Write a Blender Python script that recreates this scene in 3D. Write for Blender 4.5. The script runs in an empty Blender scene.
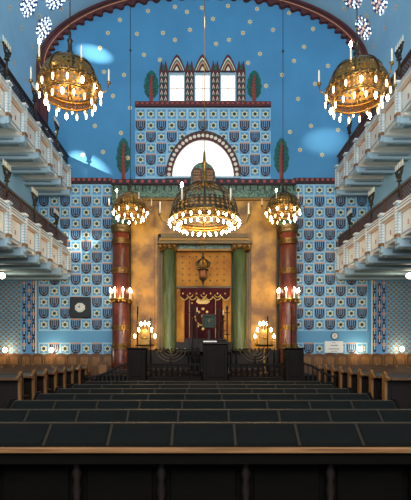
import bpy, math, random
from mathutils import Vector, Matrix
random.seed(4)
PI = math.pi
sc = bpy.context.scene
COL = sc.collection
F, CX, HY, EYE, DW = 430.0, 203.0, 350.0, 1.7, 19.3

# ------------------------------------------------------------ camera
cd = bpy.data.cameras.new('camera'); cam = bpy.data.objects.new('camera', cd); COL.objects.link(cam)
cam.location = (0, 0, EYE); cam.rotation_euler = (PI/2, 0, 0)
cd.sensor_fit = 'VERTICAL'; cd.sensor_height = 36; cd.lens = 36*F/500
cd.shift_x = (205.5-CX)/500; cd.shift_y = (HY-250)/500
cd.clip_start = .05; cd.clip_end = 200
sc.camera = cam
# ------------------------------------------------------------ world, lights, exposure
w = bpy.data.worlds.new('world'); sc.world = w; w.use_nodes = True
w.node_tree.nodes['Background'].inputs[0].default_value = (.72, .83, 1, 1)
w.node_tree.nodes['Background'].inputs[1].default_value = .42
sc.view_settings.view_transform = 'Standard'; sc.view_settings.look = 'None'
sc.view_settings.exposure = 0.0; sc.view_settings.gamma = 1; sc.view_settings.use_curve_mapping = False

def lamp(kind, name, loc, energy, color, target=None, **kw):
    d = bpy.data.lights.new(name, kind); d.energy = energy; d.color = color
    for k, v in kw.items(): setattr(d, k, v)
    o = bpy.data.objects.new(name, d); o.location = loc; COL.objects.link(o)
    if target is not None:
        o.rotation_euler = (Vector(target)-Vector(loc)).to_track_quat('-Z', 'Y').to_euler()
    return o
# added area lamp: frontal light as if from high windows behind the camera
lamp('AREA', 'daylight_west', (0, -5, 11.5), 1650, (.86, .94, 1), (0, 19, 10), shape='RECTANGLE', size=11, size_y=6)
lamp('AREA', 'daylight_rear_lower', (0, -3, 5.5), 1500, (.9, .95, 1), (0, 14, 16), shape='RECTANGLE', size=12, size_y=4)  # added uplight behind the camera to brighten the vault
# sunbeams through the foil windows
SUNW = (1, .97, .9)
def beam(name, loc, px, py, energy, size, blend, soft, flat=1.0, roll=0.0):
    t = ((px-CX)/F*DW, DW, 1.7+(350-py)/F*DW)
    o = lamp('SPOT', name, loc, energy, SUNW, t, spot_size=size, spot_blend=blend, shadow_soft_size=soft)
    q = (Vector(t)-Vector(loc)).to_track_quat('-Z', 'Y')
    o.rotation_mode = 'QUATERNION'; o.rotation_quaternion = q @ Matrix.Rotation(roll, 4, 'Z').to_quaternion(); o.scale = (1, flat, 1)
beam('sunbeam_wall', (-3.0, 13.0, 15.5), 95, 54, 5000, .3, 1, .03, .45, -.35)
beam('sunbeam_railing', (-7.1, 14.4, 10.9), 88, 165, 4500, .42, 1, .006, .5, -.5)
beam('sunbeam_tiles', (2.0, 10.0, 13.0), 88, 248, 15000, .32, 1, .02, .28, -.5)
beam('sunbeam_right', (3.0, 13.0, 15.5), 325, 141, 2600, .3, 1, .03, .5, .3)

# ------------------------------------------------------------ pixel -> place
def X(px, D=DW): return (px-CX)/F*D
def Z(py, D=DW): return EYE+(HY-py)/F*D
def P(px, py, D=DW): return Vector((X(px, D), D, Z(py, D)))

# ------------------------------------------------------------ materials
def lin(c): return tuple((v/12.92 if v <= .04045 else ((v+.055)/1.055)**2.4) for v in c)
MATS = {}
def mat(name, rgb, rough=.6, metal=0, noise=0, scale=6, stretch=(1, 1, 1), rgb2=None, emit=0, spec=.5, bump=0, vein=False, coat=0):
    m = bpy.data.materials.new(name); m.use_nodes = True; MATS[name] = m
    nt = m.node_tree; p = nt.nodes['Principled BSDF']
    c = lin([v/255 for v in rgb])
    p.inputs['Base Color'].default_value = (*c, 1); p.inputs['Roughness'].default_value = rough
    p.inputs['Metallic'].default_value = metal; p.inputs['Specular IOR Level'].default_value = spec
    p.inputs['Coat Weight'].default_value = coat
    if emit:
        p.inputs['Emission Color'].default_value = (*c, 1); p.inputs['Emission Strength'].default_value = emit
        p.inputs['Base Color'].default_value = (.05, .05, .05, 1)
        try: m.cycles.emission_sampling = 'NONE'
        except Exception: pass
        return m
    if noise or rgb2 or bump:
        tc = nt.nodes.new('ShaderNodeTexCoord'); mp = nt.nodes.new('ShaderNodeMapping'); nz = nt.nodes.new('ShaderNodeTexNoise')
        mp.inputs['Scale'].default_value = stretch; nz.inputs['Scale'].default_value = scale; nz.inputs['Detail'].default_value = 6
        if vein: nz.inputs['Distortion'].default_value = 2.5
        nt.links.new(tc.outputs['Object'], mp.inputs[0]); nt.links.new(mp.outputs[0], nz.inputs['Vector'])
        r = nt.nodes.new('ShaderNodeValToRGB')
        c2 = lin([v/255 for v in rgb2]) if rgb2 else tuple(v*(1-noise) for v in c)
        r.color_ramp.elements[0].position = .35; r.color_ramp.elements[1].position = .65
        if vein:
            r.color_ramp.elements[0].color = (*c, 1); r.color_ramp.elements[1].color = (*c, 1)
            r.color_ramp.elements[0].position = .44; r.color_ramp.elements[1].position = .58
            e = r.color_ramp.elements.new(.5); e.color = (*c2, 1)
        else:
            r.color_ramp.elements[0].color = (*c2, 1); r.color_ramp.elements[1].color = (*c, 1)
        nt.links.new(nz.outputs['Fac'], r.inputs[0]); nt.links.new(r.outputs[0], p.inputs['Base Color'])
        if bump:
            bp = nt.nodes.new('ShaderNodeBump'); bp.inputs['Strength'].default_value = bump
            nt.links.new(nz.outputs['Fac'], bp.inputs['Height']); nt.links.new(bp.outputs[0], p.inputs['Normal'])
    return m
mat('wall_blue', (78, 144, 184), .8, noise=.12, scale=.7)
mat('vault_blue', (160, 204, 226), .8, noise=.08, scale=.8)
mat('aisle_teal', (106, 150, 168), .8, noise=.08, scale=2)
mat('tile_light', (160, 200, 214), .5, noise=.08, scale=3)
mat('tile_blue', (96, 154, 188), .5)
mat('tile_mid', (78, 132, 180), .5)
mat('menorah_brown', (60, 28, 20), .5)
mat('star_gold', (226, 212, 160), .5)
mat('star_green', (14, 58, 50), .5)
mat('orange', (206, 140, 96), .5)
mat('red_paint', (168, 70, 60), .6)
mat('arch_red', (92, 38, 36), .7, noise=.25, scale=5)
mat('arch_dark', (48, 26, 32), .7)
mat('cream', (232, 214, 186), .6)
mat('tree_green', (24, 100, 84), .7, noise=.3, scale=6)
mat('green_marble', (50, 76, 56), .4, rgb2=(112, 140, 106), scale=2.6, vein=True)
mat('column_green', (66, 78, 42), .4, spec=.3, rgb2=(92, 100, 58), scale=3, stretch=(1.6, 1.6, .35), noise=.4)
mat('column_red', (86, 38, 25), .28, rgb2=(110, 58, 42), scale=3, stretch=(1, 1, .5), vein=True, spec=.4)
mat('gold_marble', (204, 142, 38), .38, rgb2=(122, 78, 18), scale=1.6, noise=.4, spec=.35)
mat('gold_panel', (206, 138, 48), .6, spec=.2, rgb2=(172, 104, 30), scale=2, noise=.3)
mat('gold', (140, 100, 48), .45, .75, noise=.4, scale=30)
mat('dark_gold', (112, 88, 52), .45, .6, noise=.5, scale=25)
mat('brass', (158, 118, 58), .32, .85, noise=.35, scale=20)
mat('bronze', (74, 60, 42), .4, .7, noise=.4, scale=20)
mat('dark_iron', (26, 24, 24), .5, .4)
mat('ivory', (236, 220, 186), .5)
mat('bulb', (255, 226, 170), emit=9)
mat('bulb_hot', (255, 238, 200), emit=40)
mat('window_glow', (250, 250, 244), emit=1.6)
mat('foil_glow', (225, 240, 255), emit=1.9)
mat('foil_glow_warm', (255, 214, 190), emit=.8)
mat('foil_blue', (80, 120, 190), .3)
mat('foil_lead', (52, 80, 140), .5)
mat('window_bar', (180, 150, 130), .6)
mat('gallery_white', (240, 234, 222), .6, noise=.06, scale=4)
mat('gallery_blue', (158, 182, 192), .6, noise=.06, scale=4)
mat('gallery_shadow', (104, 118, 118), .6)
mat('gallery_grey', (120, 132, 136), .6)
mat('lattice_brown', (84, 54, 44), .6, noise=.2, scale=9)
mat('lattice_dark', (40, 34, 40), .6)
mat('velvet', (92, 16, 30), .8, noise=.3, scale=5)
mat('gold_thread', (214, 176, 104), .5, .3)
mat('green_cloth', (38, 54, 46), .8)
mat('oak', (112, 74, 40), .45, rgb2=(84, 52, 26), scale=4, stretch=(6, 6, .6), noise=.3)
mat('oak_light', (146, 100, 54), .4, rgb2=(112, 74, 36), scale=4, stretch=(6, 6, .6), noise=.3)
mat('oak_dark', (30, 18, 9), .5, spec=.3, rgb2=(20, 12, 7), scale=4, stretch=(6, 6, .6), noise=.3)
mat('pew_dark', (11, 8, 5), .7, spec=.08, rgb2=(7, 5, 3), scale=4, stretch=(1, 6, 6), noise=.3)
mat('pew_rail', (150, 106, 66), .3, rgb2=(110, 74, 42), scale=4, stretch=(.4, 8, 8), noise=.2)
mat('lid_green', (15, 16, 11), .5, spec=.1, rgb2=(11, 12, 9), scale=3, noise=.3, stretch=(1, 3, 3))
mat('strip_wood', (42, 33, 21), .5, spec=.2)
mat('black_wood', (14, 9, 6), .6, spec=.12, rgb2=(24, 18, 13), scale=5, stretch=(5, 5, .6), noise=.3)
mat('desk_grey', (72, 68, 62), .3)  # grey paints the sheen of lit desk tops into the colour
mat('floor_stone', (74, 66, 58), .6, noise=.2, scale=3)
mat('carpet', (50, 32, 28), .9)
mat('paper', (236, 232, 222), .7)
mat('ink', (40, 40, 46), .7)
mat('clock_black', (16, 26, 24), .5)
mat('clock_face', (214, 210, 196), .5)
mat('sconce_glass', (255, 232, 190), emit=14)

# ------------------------------------------------------------ mesh builder
class MB:
    def __init__(s): s.v = []; s.f = []; s.m = []; s.mn = []
    def mi(s, m):
        if m not in s.mn: s.mn.append(m)
        return s.mn.index(m)
    def face(s, pts, m):
        n = len(s.v); s.v += [tuple(p) for p in pts]; s.f.append(list(range(n, n+len(pts)))); s.m.append(s.mi(m))
    def mesh(s, vs, fs, m):
        n = len(s.v); s.v += [tuple(p) for p in vs]; k = s.mi(m)
        for f in fs: s.f.append([n+i for i in f]); s.m.append(k)
    def box(s, a, b, m, bev=0):
        x0, x1 = sorted((a[0], b[0])); y0, y1 = sorted((a[1], b[1])); z0, z1 = sorted((a[2], b[2]))
        e = min(bev, .45*min(x1-x0, y1-y0, z1-z0))
        if e <= 0:
            vs = [(x, y, z) for x in (x0, x1) for y in (y0, y1) for z in (z0, z1)]
            s.mesh(vs, [(0, 1, 3, 2), (4, 6, 7, 5), (0, 4, 5, 1), (2, 3, 7, 6), (0, 2, 6, 4), (1, 5, 7, 3)], m); return
        vs = []; idx = {}
        for i, x in enumerate((x0, x1)):
            for j, y in enumerate((y0, y1)):
                for k, z in enumerate((z0, z1)):
                    sx, sy, sz = (e, -e)[i], (e, -e)[j], (e, -e)[k]
                    idx[i, j, k, 0] = len(vs); vs.append((x, y+sy, z+sz))
                    idx[i, j, k, 1] = len(vs); vs.append((x+sx, y, z+sz))
                    idx[i, j, k, 2] = len(vs); vs.append((x+sx, y+sy, z))
        fs = []
        q = [(0, 0), (0, 1), (1, 1), (1, 0)]
        for a_ in (0, 1):
            fs.append([idx[a_, j, k, 0] for j, k in q]); fs.append([idx[i, a_, k, 1] for i, k in q]); fs.append([idx[i, j, a_, 2] for i, j in q])
        for a_ in (0, 1):
            for b_ in (0, 1):
                fs.append([idx[0, a_, b_, 1], idx[1, a_, b_, 1], idx[1, a_, b_, 2], idx[0, a_, b_, 2]])
                fs.append([idx[a_, 0, b_, 0], idx[a_, 1, b_, 0], idx[a_, 1, b_, 2], idx[a_, 0, b_, 2]])
                fs.append([idx[a_, b_, 0, 0], idx[a_, b_, 1, 0], idx[a_, b_, 1, 1], idx[a_, b_, 0, 1]])
        for i in (0, 1):
            for j in (0, 1):
                for k in (0, 1): fs.append([idx[i, j, k, 0], idx[i, j, k, 1], idx[i, j, k, 2]])
        s.mesh(vs, fs, m)
    def prism(s, pts, y0, y1, m, axis='y'):      # outline in x,z pulled along y (or y,z along x, x,y along z)
        f = {'y': lambda u, v, w: (u, w, v), 'x': lambda u, v, w: (w, u, v), 'z': lambda u, v, w: (u, v, w)}[axis]
        n = len(pts)
        s.mesh([f(u, v, y0) for u, v in pts]+[f(u, v, y1) for u, v in pts],
               [list(range(n)), list(range(2*n-1, n-1, -1))]+[[i, (i+1) % n, n+(i+1) % n, n+i] for i in range(n)], m)
    def tube(s, pts, r, m, n=6, closed=False):
        pts = [Vector(p) for p in pts]; L = len(pts)
        rs = r if isinstance(r, (list, tuple)) else [r]*L
        vs = []; up = None
        for i, p in enumerate(pts):
            a = pts[(i-1) % L] if (closed or i > 0) else p
            b = pts[(i+1) % L] if (closed or i < L-1) else p
            t = (b-a).normalized() if (b-a).length > 0 else Vector((0, 0, 1))
            if up is None: up = Vector((0, 0, 1)) if abs(t.z) < .9 else Vector((1, 0, 0))
            u = t.cross(up)
            if u.length < 1e-4: u = t.cross(Vector((1, 0, 0)))
            u.normalize(); v = u.cross(t); up = v
            for k in range(n):
                an = 2*PI*k/n; vs.append(p+(u*math.cos(an)+v*math.sin(an))*rs[i])
        fs = []
        for i in range(L if closed else L-1):
            j = (i+1) % L
            for k in range(n): fs.append([i*n+k, i*n+(k+1) % n, j*n+(k+1) % n, j*n+k])
        if not closed: fs += [list(range(n))[::-1], list(range((L-1)*n, L*n))]
        s.mesh(vs, fs, m)
    def lathe(s, prof, c, m, n=16, sx=1, sy=1):   # prof: (radius, z)
        vs = []; L = len(prof)
        for r, z in prof:
            for k in range(n):
                a = 2*PI*k/n; vs.append((c[0]+sx*r*math.cos(a), c[1]+sy*r*math.sin(a), c[2]+z))
        fs = [[i*n+k, i*n+(k+1) % n, (i+1)*n+(k+1) % n, (i+1)*n+k] for i in range(L-1) for k in range(n)]
        fs += [list(range(n))[::-1], list(range((L-1)*n, L*n))]
        s.mesh(vs, fs, m)
    def torus(s, c, R, r, m, n=32, k=6):
        s.tube([(c[0]+R*math.cos(2*PI*i/n), c[1]+R*math.sin(2*PI*i/n), c[2]) for i in range(n)], r, m, k, True)
    def build(s, name, parent=None, smooth=False, loc=(0, 0, 0)):
        me = bpy.data.meshes.new(name); me.from_pydata(s.v, [], s.f); 
        for m in s.mn: me.materials.append(MATS[m])
        me.polygons.foreach_set('material_index', s.m)
        if smooth: me.polygons.foreach_set('use_smooth', [True]*len(s.f))
        me.update(); o = bpy.data.objects.new(name, me); COL.objects.link(o); o.location = loc
        if parent: o.parent = parent
        return o
def tag(o, label=None, cat=None, group=None, kind=None):
    if label: o['label'] = label
    if cat: o['category'] = cat
    if group: o['group'] = group
    if kind: o['kind'] = kind
    return o
def thing(name, loc, label, cat, group=None, rz=0):
    o = bpy.data.objects.new(name, None); COL.objects.link(o); o.location = loc; o.rotation_euler = (0, 0, rz); o.empty_display_size = .1
    return tag(o, label, cat, group)
KIDS = {}
def copy_tree(o, parent=None):
    c = o.copy(); COL.objects.link(c)
    if parent: c.parent = parent
    for ch in list(o.children): copy_tree(ch, c)
    return c
def struct(mb, name, parent=None, smooth=False):
    o = mb.build(name, parent, smooth)
    if not parent: o['kind'] = 'structure'
    return o
def one(name, parent, mats, fn, smooth=False, loc=(0, 0, 0)):
    m = MB(); fn(m); return m.build(name, parent, smooth, loc)

# ============================================================ THE SETTING
EA, EB, EZ = 7.45, 3.60, EYE+12.66          # vault: half width, rise, springing height
Y0 = 6.0                                     # nearest depth of walls kept behind the frame's edge
m = MB(); m.box((-10.2, -1, -.2), (10.2, DW+.2, 0), 'floor_stone'); struct(m, 'floor')
# end wall outline with vault
def ell(a, b, n=48, z=EZ): return [(a*math.cos(PI*i/n), z+b*math.sin(PI*i/n)) for i in range(n+1)]
m = MB()
out = [(-10, 0), (10, 0), (10, 5.0), (EA+.25, 5.0), (EA+.25, EZ)]+[(x, z) for x, z in ell(EA+.25, EB+.25)][1:-1]+[(-EA-.25, EZ), (-EA-.25, 5.0), (-10, 5.0)]
m.prism(out, DW, DW+.3, 'wall_blue')
wall_end = struct(m, 'wall_end')
# side walls
for s, nm in ((-1, 'wall_left'), (1, 'wall_right')):
    m = MB()
    m.box((s*10, Y0, 0), (s*10.2, DW, 5.0), 'aisle_teal')
    m.box((s*EA, Y0, 5.0), (s*(EA+.25), DW, EZ), 'vault_blue')
    struct(m, nm)
# vault
m = MB(); n = 64; a, b = ell(EA, EB, n), ell(EA+.25, EB+.25, n)
vs = []; fs = []
for yy in (Y0, DW):
    for L_ in (a, b): vs += [(x, yy, z) for x, z in L_]
N = n+1
for i in range(n):
    fs.append([i, i+1, 2*N+i+1, 2*N+i]); fs.append([N+i, N+i+1, 3*N+i+1, 3*N+i])
    fs.append([i, i+1, N+i+1, N+i]); 
m.mesh(vs, fs, 'vault_blue')
ceiling = struct(m, 'ceiling')

def vault_hit(px, py, off=.0):
    """where the line of sight through a point of the photograph meets the vault or side wall"""
    dx, dz = (px-CX)/F, (HY-py)/F
    D = 6.0
    while D < 19.2:
        x, z = dx*D, EYE+dz*D
        if abs(x) >= EA or (z > EZ and (x/EA)**2+((z-EZ)/EB)**2 >= 1): break
        D += .01
    x, z = dx*D, EYE+dz*D
    if z > EZ: nrm = Vector((-x/EA**2, 0, -(z-EZ)/EB**2)).normalized()
    else: nrm = Vector((-1 if x > 0 else 1, 0, 0))
    return Vector((x, D, z))+nrm*off, nrm
def star_poly(c, u, v, r, k=.55):
    return [c+u*(r*(1 if i % 2 == 0 else k)*math.sin(PI*i/6))+v*(r*(1 if i % 2 == 0 else k)*math.cos(PI*i/6)) for i in range(12)]
# painted stars on the vault and upper side walls
m = MB(); Yv = Vector((0, 1, 0))
row = 0
per = []
th = -0.0
zz = 10.4
samples = [(EA, z) for z in [9.6, 10.75, 11.9, 13.05]]
arc = []; t = 0.0; acc = 0; nxt = .45; px_, pz_ = EA, EZ
while t < PI/2+.02:
    t += .002; x, z = EA*math.cos(t), EZ+EB*math.sin(t); acc += math.hypot(x-px_, z-pz_); px_, pz_ = x, z
    if acc >= nxt: arc.append((x, z)); nxt += 1.05
for side in (-1, 1):
    for ri, (x, z) in enumerate(samples+arc):
        if z > EZ: nrm = Vector((-side*x/EA**2, 0, -(z-EZ)/EB**2)).normalized()
        else: nrm = Vector((-side, 0, 0))
        tg = nrm.cross(Yv)
        y = DW-.75-(.5 if ri % 2 else 0)
        while y > 11.5:
            c = Vector((side*x, y, z))+nrm*.012
            m.face(star_poly(c, Yv, tg, .125), 'cream'); m.face(star_poly(c+nrm*.004, Yv, tg, .05), 'orange'); y -= 1.05
struct(m, 'painted_star', ceiling)
# arch band on the end wall with stepped inner edge
m = MB(); no = 150
A1, B1, A0, B0 = EA-.02, EB-.02, EA-.42, EB-.40
zb = Z(176)
outer = [(A1, zb)]+ell(A1, B1, no)+[(-A1, zb)]
inner = []
for i, (x, z) in enumerate(outer):
    if i == 0 or i == len(outer)-1: inner.append((math.copysign(A0, x), z)); continue
    t = PI*(i-1)/no; d = .15 if (i//2) % 2 else 0
    inner.append(((A0-d)*math.cos(t), EZ+(B0-d)*math.sin(t)))
K = len(outer)
vs = [(x, DW-.16, z) for x, z in outer]+[(x, DW-.16, z) for x, z in inner]+[(x, DW-.001, z) for x, z in outer]+[(x, DW-.001, z) for x, z in inner]
fs = []
for i in range(K-1): fs += [[i, i+1, K+i+1, K+i], [K+i, K+i+1, 3*K+i+1, 3*K+i], [i, i+1, 2*K+i+1, 2*K+i]]
m.mesh(vs, fs, 'arch_red')
fs2 = []; mid = []
for i, (x, z) in enumerate(outer):
    t = max(0, min(PI, PI*(i-1)/no)); a_ = (A1+A0)/2
    mid.append(((a_+.05)*math.cos(t), z if i in (0, K-1) else EZ+((B1+B0)/2+.05)*math.sin(t)))
m.tube([(x, DW-.165, z) for x, z in mid], .03, 'arch_dark', 5)
m.tube([(x*(A0+.05)/(a_+.05), DW-.165, EZ+(z-EZ)*(1-.03)) for x, z in mid[1:-1]], .02, 'orange', 4)
struct(m, 'trim_1')

# painted stars of the end wall
m = MB()
L_ = [(120, 20), (148, 11), (175, 7), (163, 33), (175, 40), (144, 55), (100, 48), (124, 75), (95, 126), (83, 155), (190, 30), (113, 96), (130, 108), (160, 60), (137, 34),
      (108, 33), (121, 133), (74, 92), (103, 152), (128, 158), (88, 83), (104, 72), (213, 19), (243, 33), (229, 40), (250, 22), (248, 63), (260, 54), (304, 47), (294, 61), (313, 29), (266, 86), (282, 75), (328, 66),
      (298, 99), (315, 84), (311, 126), (322, 155), (216, 44), (257, 9), (289, 13), (273, 30), (290, 132), (335, 100), (338, 130), (202, 8), (228, 6), (187, 12), (300, 150)]
for px, py in L_:
    c = P(px, py)+Vector((0, -.008, 0)); u, v = Vector((1, 0, 0)), Vector((0, 0, 1))
    m.face(star_poly(c, u, v, .125), 'star_gold'); m.face(star_poly(c+Vector((0, -.004, 0)), u, v, .055), 'orange')
struct(m, 'painted_star', wall_end)

# tile cells ---------------------------------------------------------------
PX = DW/F
def rect(m, px0, py0, px1, py1, mt, y):
    x0, x1, z0, z1 = X(px0), X(px1), Z(py1), Z(py0)
    m.face([(x0, y, z0), (x1, y, z0), (x1, y, z1), (x0, y, z1)], mt)
def disc(m, px, py, r, mt, y, n=6, ph=0):
    m.face([(X(px)+r*PX*math.sin(2*PI*i/n+ph), y, Z(py)+r*PX*math.cos(2*PI*i/n+ph)) for i in range(n)], mt)
def cell_star(m, cx, cy, w, h):
    y = DW-.016
    rect(m, cx-w/2+.25, cy-h/2+.25, cx+w/2-.25, cy+h/2-.25, 'tile_light', y)
    rect(m, cx-w/2+1.1, cy-h/2+1.1, cx+w/2-1.1, cy+h/2-1.1, 'tile_blue', y-.003)
    for i in (-1, 1):
        for j in (-1, 1):
            a = (X(cx+i*(w/2-1.5)), Z(cy+j*(h/2-1.5))); d = 1.9*PX
            m.face([(a[0], y-.006, a[1]), (a[0]-i*d, y-.006, a[1]), (a[0], y-.006, a[1]+j*d)], 'tile_mid')
    c = Vector((X(cx), y-.009, Z(cy)))
    m.face(star_poly(c, Vector((1, 0, 0)), Vector((0, 0, 1)), 3.9*PX, .6), 'star_gold')
    disc(m, cx, cy, 1.75, 'star_green', y-.012, 8)
def cell_menorah(m, cx, cy, w, h):
    y = DW-.016
    rect(m, cx-w/2+.1, cy-h/2+.1, cx+w/2-.1, cy+h/2-.1, 'tile_blue', y)
    rect(m, cx-w/2, cy-h/2-.1, cx+w/2, cy-h/2+1.0, 'orange', y-.008)
    top = cy-h/2+1.3; base = cy+.3
    for r0, r1 in ((3.3, 4.8), (1.4, 2.65)):
        n = 8; pts_o = []; pts_i = []
        for i in range(n+1):
            t = PI*i/n; pts_o.append((cx+r1*math.cos(t), base+r1*math.sin(t))); pts_i.append((cx+r0*math.cos(t), base+r0*math.sin(t)))
        for i in range(n):
            q = [pts_o[i], pts_o[i+1], pts_i[i+1], pts_i[i]]
            m.face([(X(a), y-.004, Z(b)) for a, b in q], 'menorah_brown')
        for sgn in (-1, 1): rect(m, min(cx+sgn*r0, cx+sgn*r1), top, max(cx+sgn*r0, cx+sgn*r1), base, 'menorah_brown', y-.004)
    rect(m, cx-.5, top, cx+.5, cy+h/2-.4, 'menorah_brown', y-.006)
    m.face([(X(cx), y-.006, Z(cy+3.2)), (X(cx-1.9), y-.006, Z(cy+h/2-.3)), (X(cx+1.9), y-.006, Z(cy+h/2-.3))], 'menorah_brown')
def tile_area(name, x0, x1, ytop, ybot, cells):
    m = MB(); m.box((X(x0), DW-.012, Z(ybot)), (X(x1), DW, Z(ytop)), 'tile_light')
    for kind, cx, cy, w, h in cells: (cell_menorah if kind else cell_star)(m, cx, cy, w, h)
    return struct(m, name, wall_end)
CW, CH = 10.6, 11.2
for s, xr, xl in ((-1, 107.6, None), (1, 298.2, None)):
    cells = []
    for k in range(8):
        cx = xr+s*CW*k
        if (k == 7): continue
        for j in range(15):
            if j == 13: continue
            cy = 190.2+CH*j+(3.0 if j == 14 else 0)
            if j == 14: cy = 348.6
            cells.append((j > 0 and (j+k) % 2 == 1, cx, cy, CW, CH))
    a_, b_ = (38.7, 113) if s < 0 else (292.8, 367.3)
    tile_area('tile_panel', a_, b_, 184.4, 331, [c for c in cells if c[2] < 335])
    tile_area('tile_panel', a_, b_, 342.6, 356, [c for c in cells if c[2] > 335])
    # beyond the corner of the gallery-level wall one more narrow strip
m = MB()
for s in (-1, 1):
    c0 = 34.0 if s < 0 else 372
    rect(m, c0-2.6, 184, c0+2.6, 283, 'tile_blue', DW-.01)
    for k in range(9): rect(m, c0-1.0, 186+k*11.2, c0+1.0, 192+k*11.2, 'star_gold', DW-.014)
struct(m, 'painted_border', wall_end)
# centre field of tiles around the half round window
cells = []
for i in range(13):
    for j in range(6):
        cx, cy = 203+10.4*(i-6), 114.3+11.4*j
        if math.hypot((cx-203)/40, (cy-178)/47) < 1.0 : continue
        cells.append((j > 0 and (i+j) % 2 == 1, cx, cy, 10.4, 11.4))
tile_area('tile_panel', 135.4, 270.6, 108, 178.5, cells)
# plain light blue dado line and lower aisle pattern
m = MB()
rect(m, 37, 331, 113, 342.6, 'tile_blue', DW-.01); rect(m, 293, 331, 369, 342.6, 'tile_blue', DW-.01)
struct(m, 'dado_band', wall_end)
m = MB()
for s in (-1, 1):
    b0 = (-40, 22) if s < 0 else (386.5, 450)
    rect(m, b0[0], 280, b0[1], 356, 'aisle_teal', DW-.008)
    px = b0[0]+2
    r = 0
    while px < b0[1]-1:
        for q in range(16):
            cy = 283+4.7*q+(2.3 if r % 2 else 0)
            if cy > 355: continue
            c = (X(px), Z(cy))
            m.face([(c[0]-.07, DW-.012, c[1]-.03), (c[0]+.07, DW-.012, c[1]-.03), (c[0], DW-.012, c[1]+.08)], 'oak_light')
            disc(m, px, cy+1.6, .45, 'gallery_blue', DW-.012, 6)
        px += 2.6; r += 1
    # strip of linked pendants
    s0, s1 = (22, 37) if s < 0 else (371, 387)
    rect(m, s0, 280, s1, 356, 'tile_mid', DW-.011)
    rect(m, s0+(13.4 if s < 0 else .2), 280, s0+(14.6 if s < 0 else 1.4), 356, 'star_gold', DW-.016)
    for i in range(3):
        cx = (24.3, 29.2, 33.6)[i]+(0 if s < 0 else 350.2)
        for q in range(6):
            cy = 283+15.4*q+(7.7 if i % 2 else 0)
            if cy+6 > 356: continue
            rect(m, cx-1.5, cy-6, cx+1.5, cy+6, 'menorah_brown', DW-.018)
            rect(m, cx-.5, cy-5, cx+.5, cy+5, 'tile_light', DW-.02)
            disc(m, cx, cy-6, 1.5, 'menorah_brown', DW-.018, 8); disc(m, cx, cy+6, 1.5, 'menorah_brown', DW-.018, 8)
            rect(m, cx-2.1, cy-1.2, cx+2.1, cy-.1, 'orange', DW-.022); rect(m, cx-2.1, cy+.6, cx+2.1, cy+1.4, 'orange', DW-.022)
struct(m, 'stencilled_pattern', wall_end)
# border at the foot of the star wall
def border(name, x0, x1):
    m = MB(); m.box((X(x0), DW-.07, Z(184.4)), (X(x1), DW, Z(178.4)), 'arch_dark')
    px = x0+1.5
    while px < x1-2:
        m.box((X(px), DW-.085, Z(181.4)), (X(px+2.6), DW-.07, Z(178.9)), 'red_paint'); px += 5.2
    struct(m, name)
border('trim_2', 66, 112); border('trim_3', 293.5, 337)
# brown cornice and ledge over tile field
m = MB(); m.box((X(135.5), DW-.14, Z(107.6)), (X(270.5), DW, Z(103)), 'arch_red')
px = 136.5
while px < 268: m.box((X(px), DW-.15, Z(105.6)), (X(px+2.4), DW-.14, Z(104)), 'red_paint'); px += 5
struct(m, 'trim_4')
# half round window -----------------------------------------------------------
def half_arc(cx, cy, rx, ry, n=28): return [(X(cx+rx*math.cos(PI*i/n)), Z(cy-ry*math.sin(PI*i/n))) for i in range(n+1)]
wy = 178.2
m = MB(); o_, i_ = half_arc(203, wy, 37.3, 46), half_arc(203, wy, 31, 37.5)
vs = [(x, DW-.14, z) for x, z in o_]+[(x, DW-.14, z) for x, z in i_]+[(x, DW-.01, z) for x, z in o_]+[(x, DW-.01, z) for x, z in i_]; K = len(o_)
fs = []
for i in range(K-1): fs += [[i, i+1, K+i+1, K+i], [K+i, K+i+1, 3*K+i+1, 3*K+i], [i, i+1, 2*K+i+1, 2*K+i]]
m.mesh(vs, fs, 'arch_red')
for k in range(25):
    t = PI*(k+.5)/25; cx, cy = 203+33.9*math.cos(t), wy-41.2*math.sin(t)
    m.face([(X(cx)+.085*math.cos(q*PI/3), DW-.145, Z(cy)+.085*math.sin(q*PI/3)) for q in range(6)], 'cream')
    cx, cy = 203+36.2*math.cos(t), wy-44.6*math.sin(t)
    m.face([(X(cx)+.04*math.cos(q*PI/2), DW-.145, Z(cy)+.05*math.sin(q*PI/2)) for q in range(4)], 'tree_green')
w4 = struct(m, 'window_4')
m = MB(); g = half_arc(203, wy, 31.1, 37.6); m.face([(x, DW-.03, z) for x, z in g], 'window_glow'); struct(m, 'glass', w4)
m = MB()
for k in range(1, 8):
    t = PI*k/8; m.tube([(X(203), DW-.04, Z(wy)), (X(203+31*math.cos(t)), DW-.04, Z(wy-37.5*math.sin(t)))], .009, 'window_bar', 4)
m.tube([(X(203+31*math.cos(PI*k/20)), DW-.05, Z(wy-37.5*math.sin(PI*k/20))) for k in range(21)], .03, 'gallery_white', 4)
m.tube([(X(203+17*math.cos(PI*k/20)), DW-.04, Z(wy-20*math.sin(PI*k/20))) for k in range(21)], .008, 'window_bar', 4)
m.box((X(166), DW-.16, Z(179.4)), (X(240), DW, Z(177.6)), 'gallery_blue')
struct(m, 'window_bar', w4)
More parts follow.
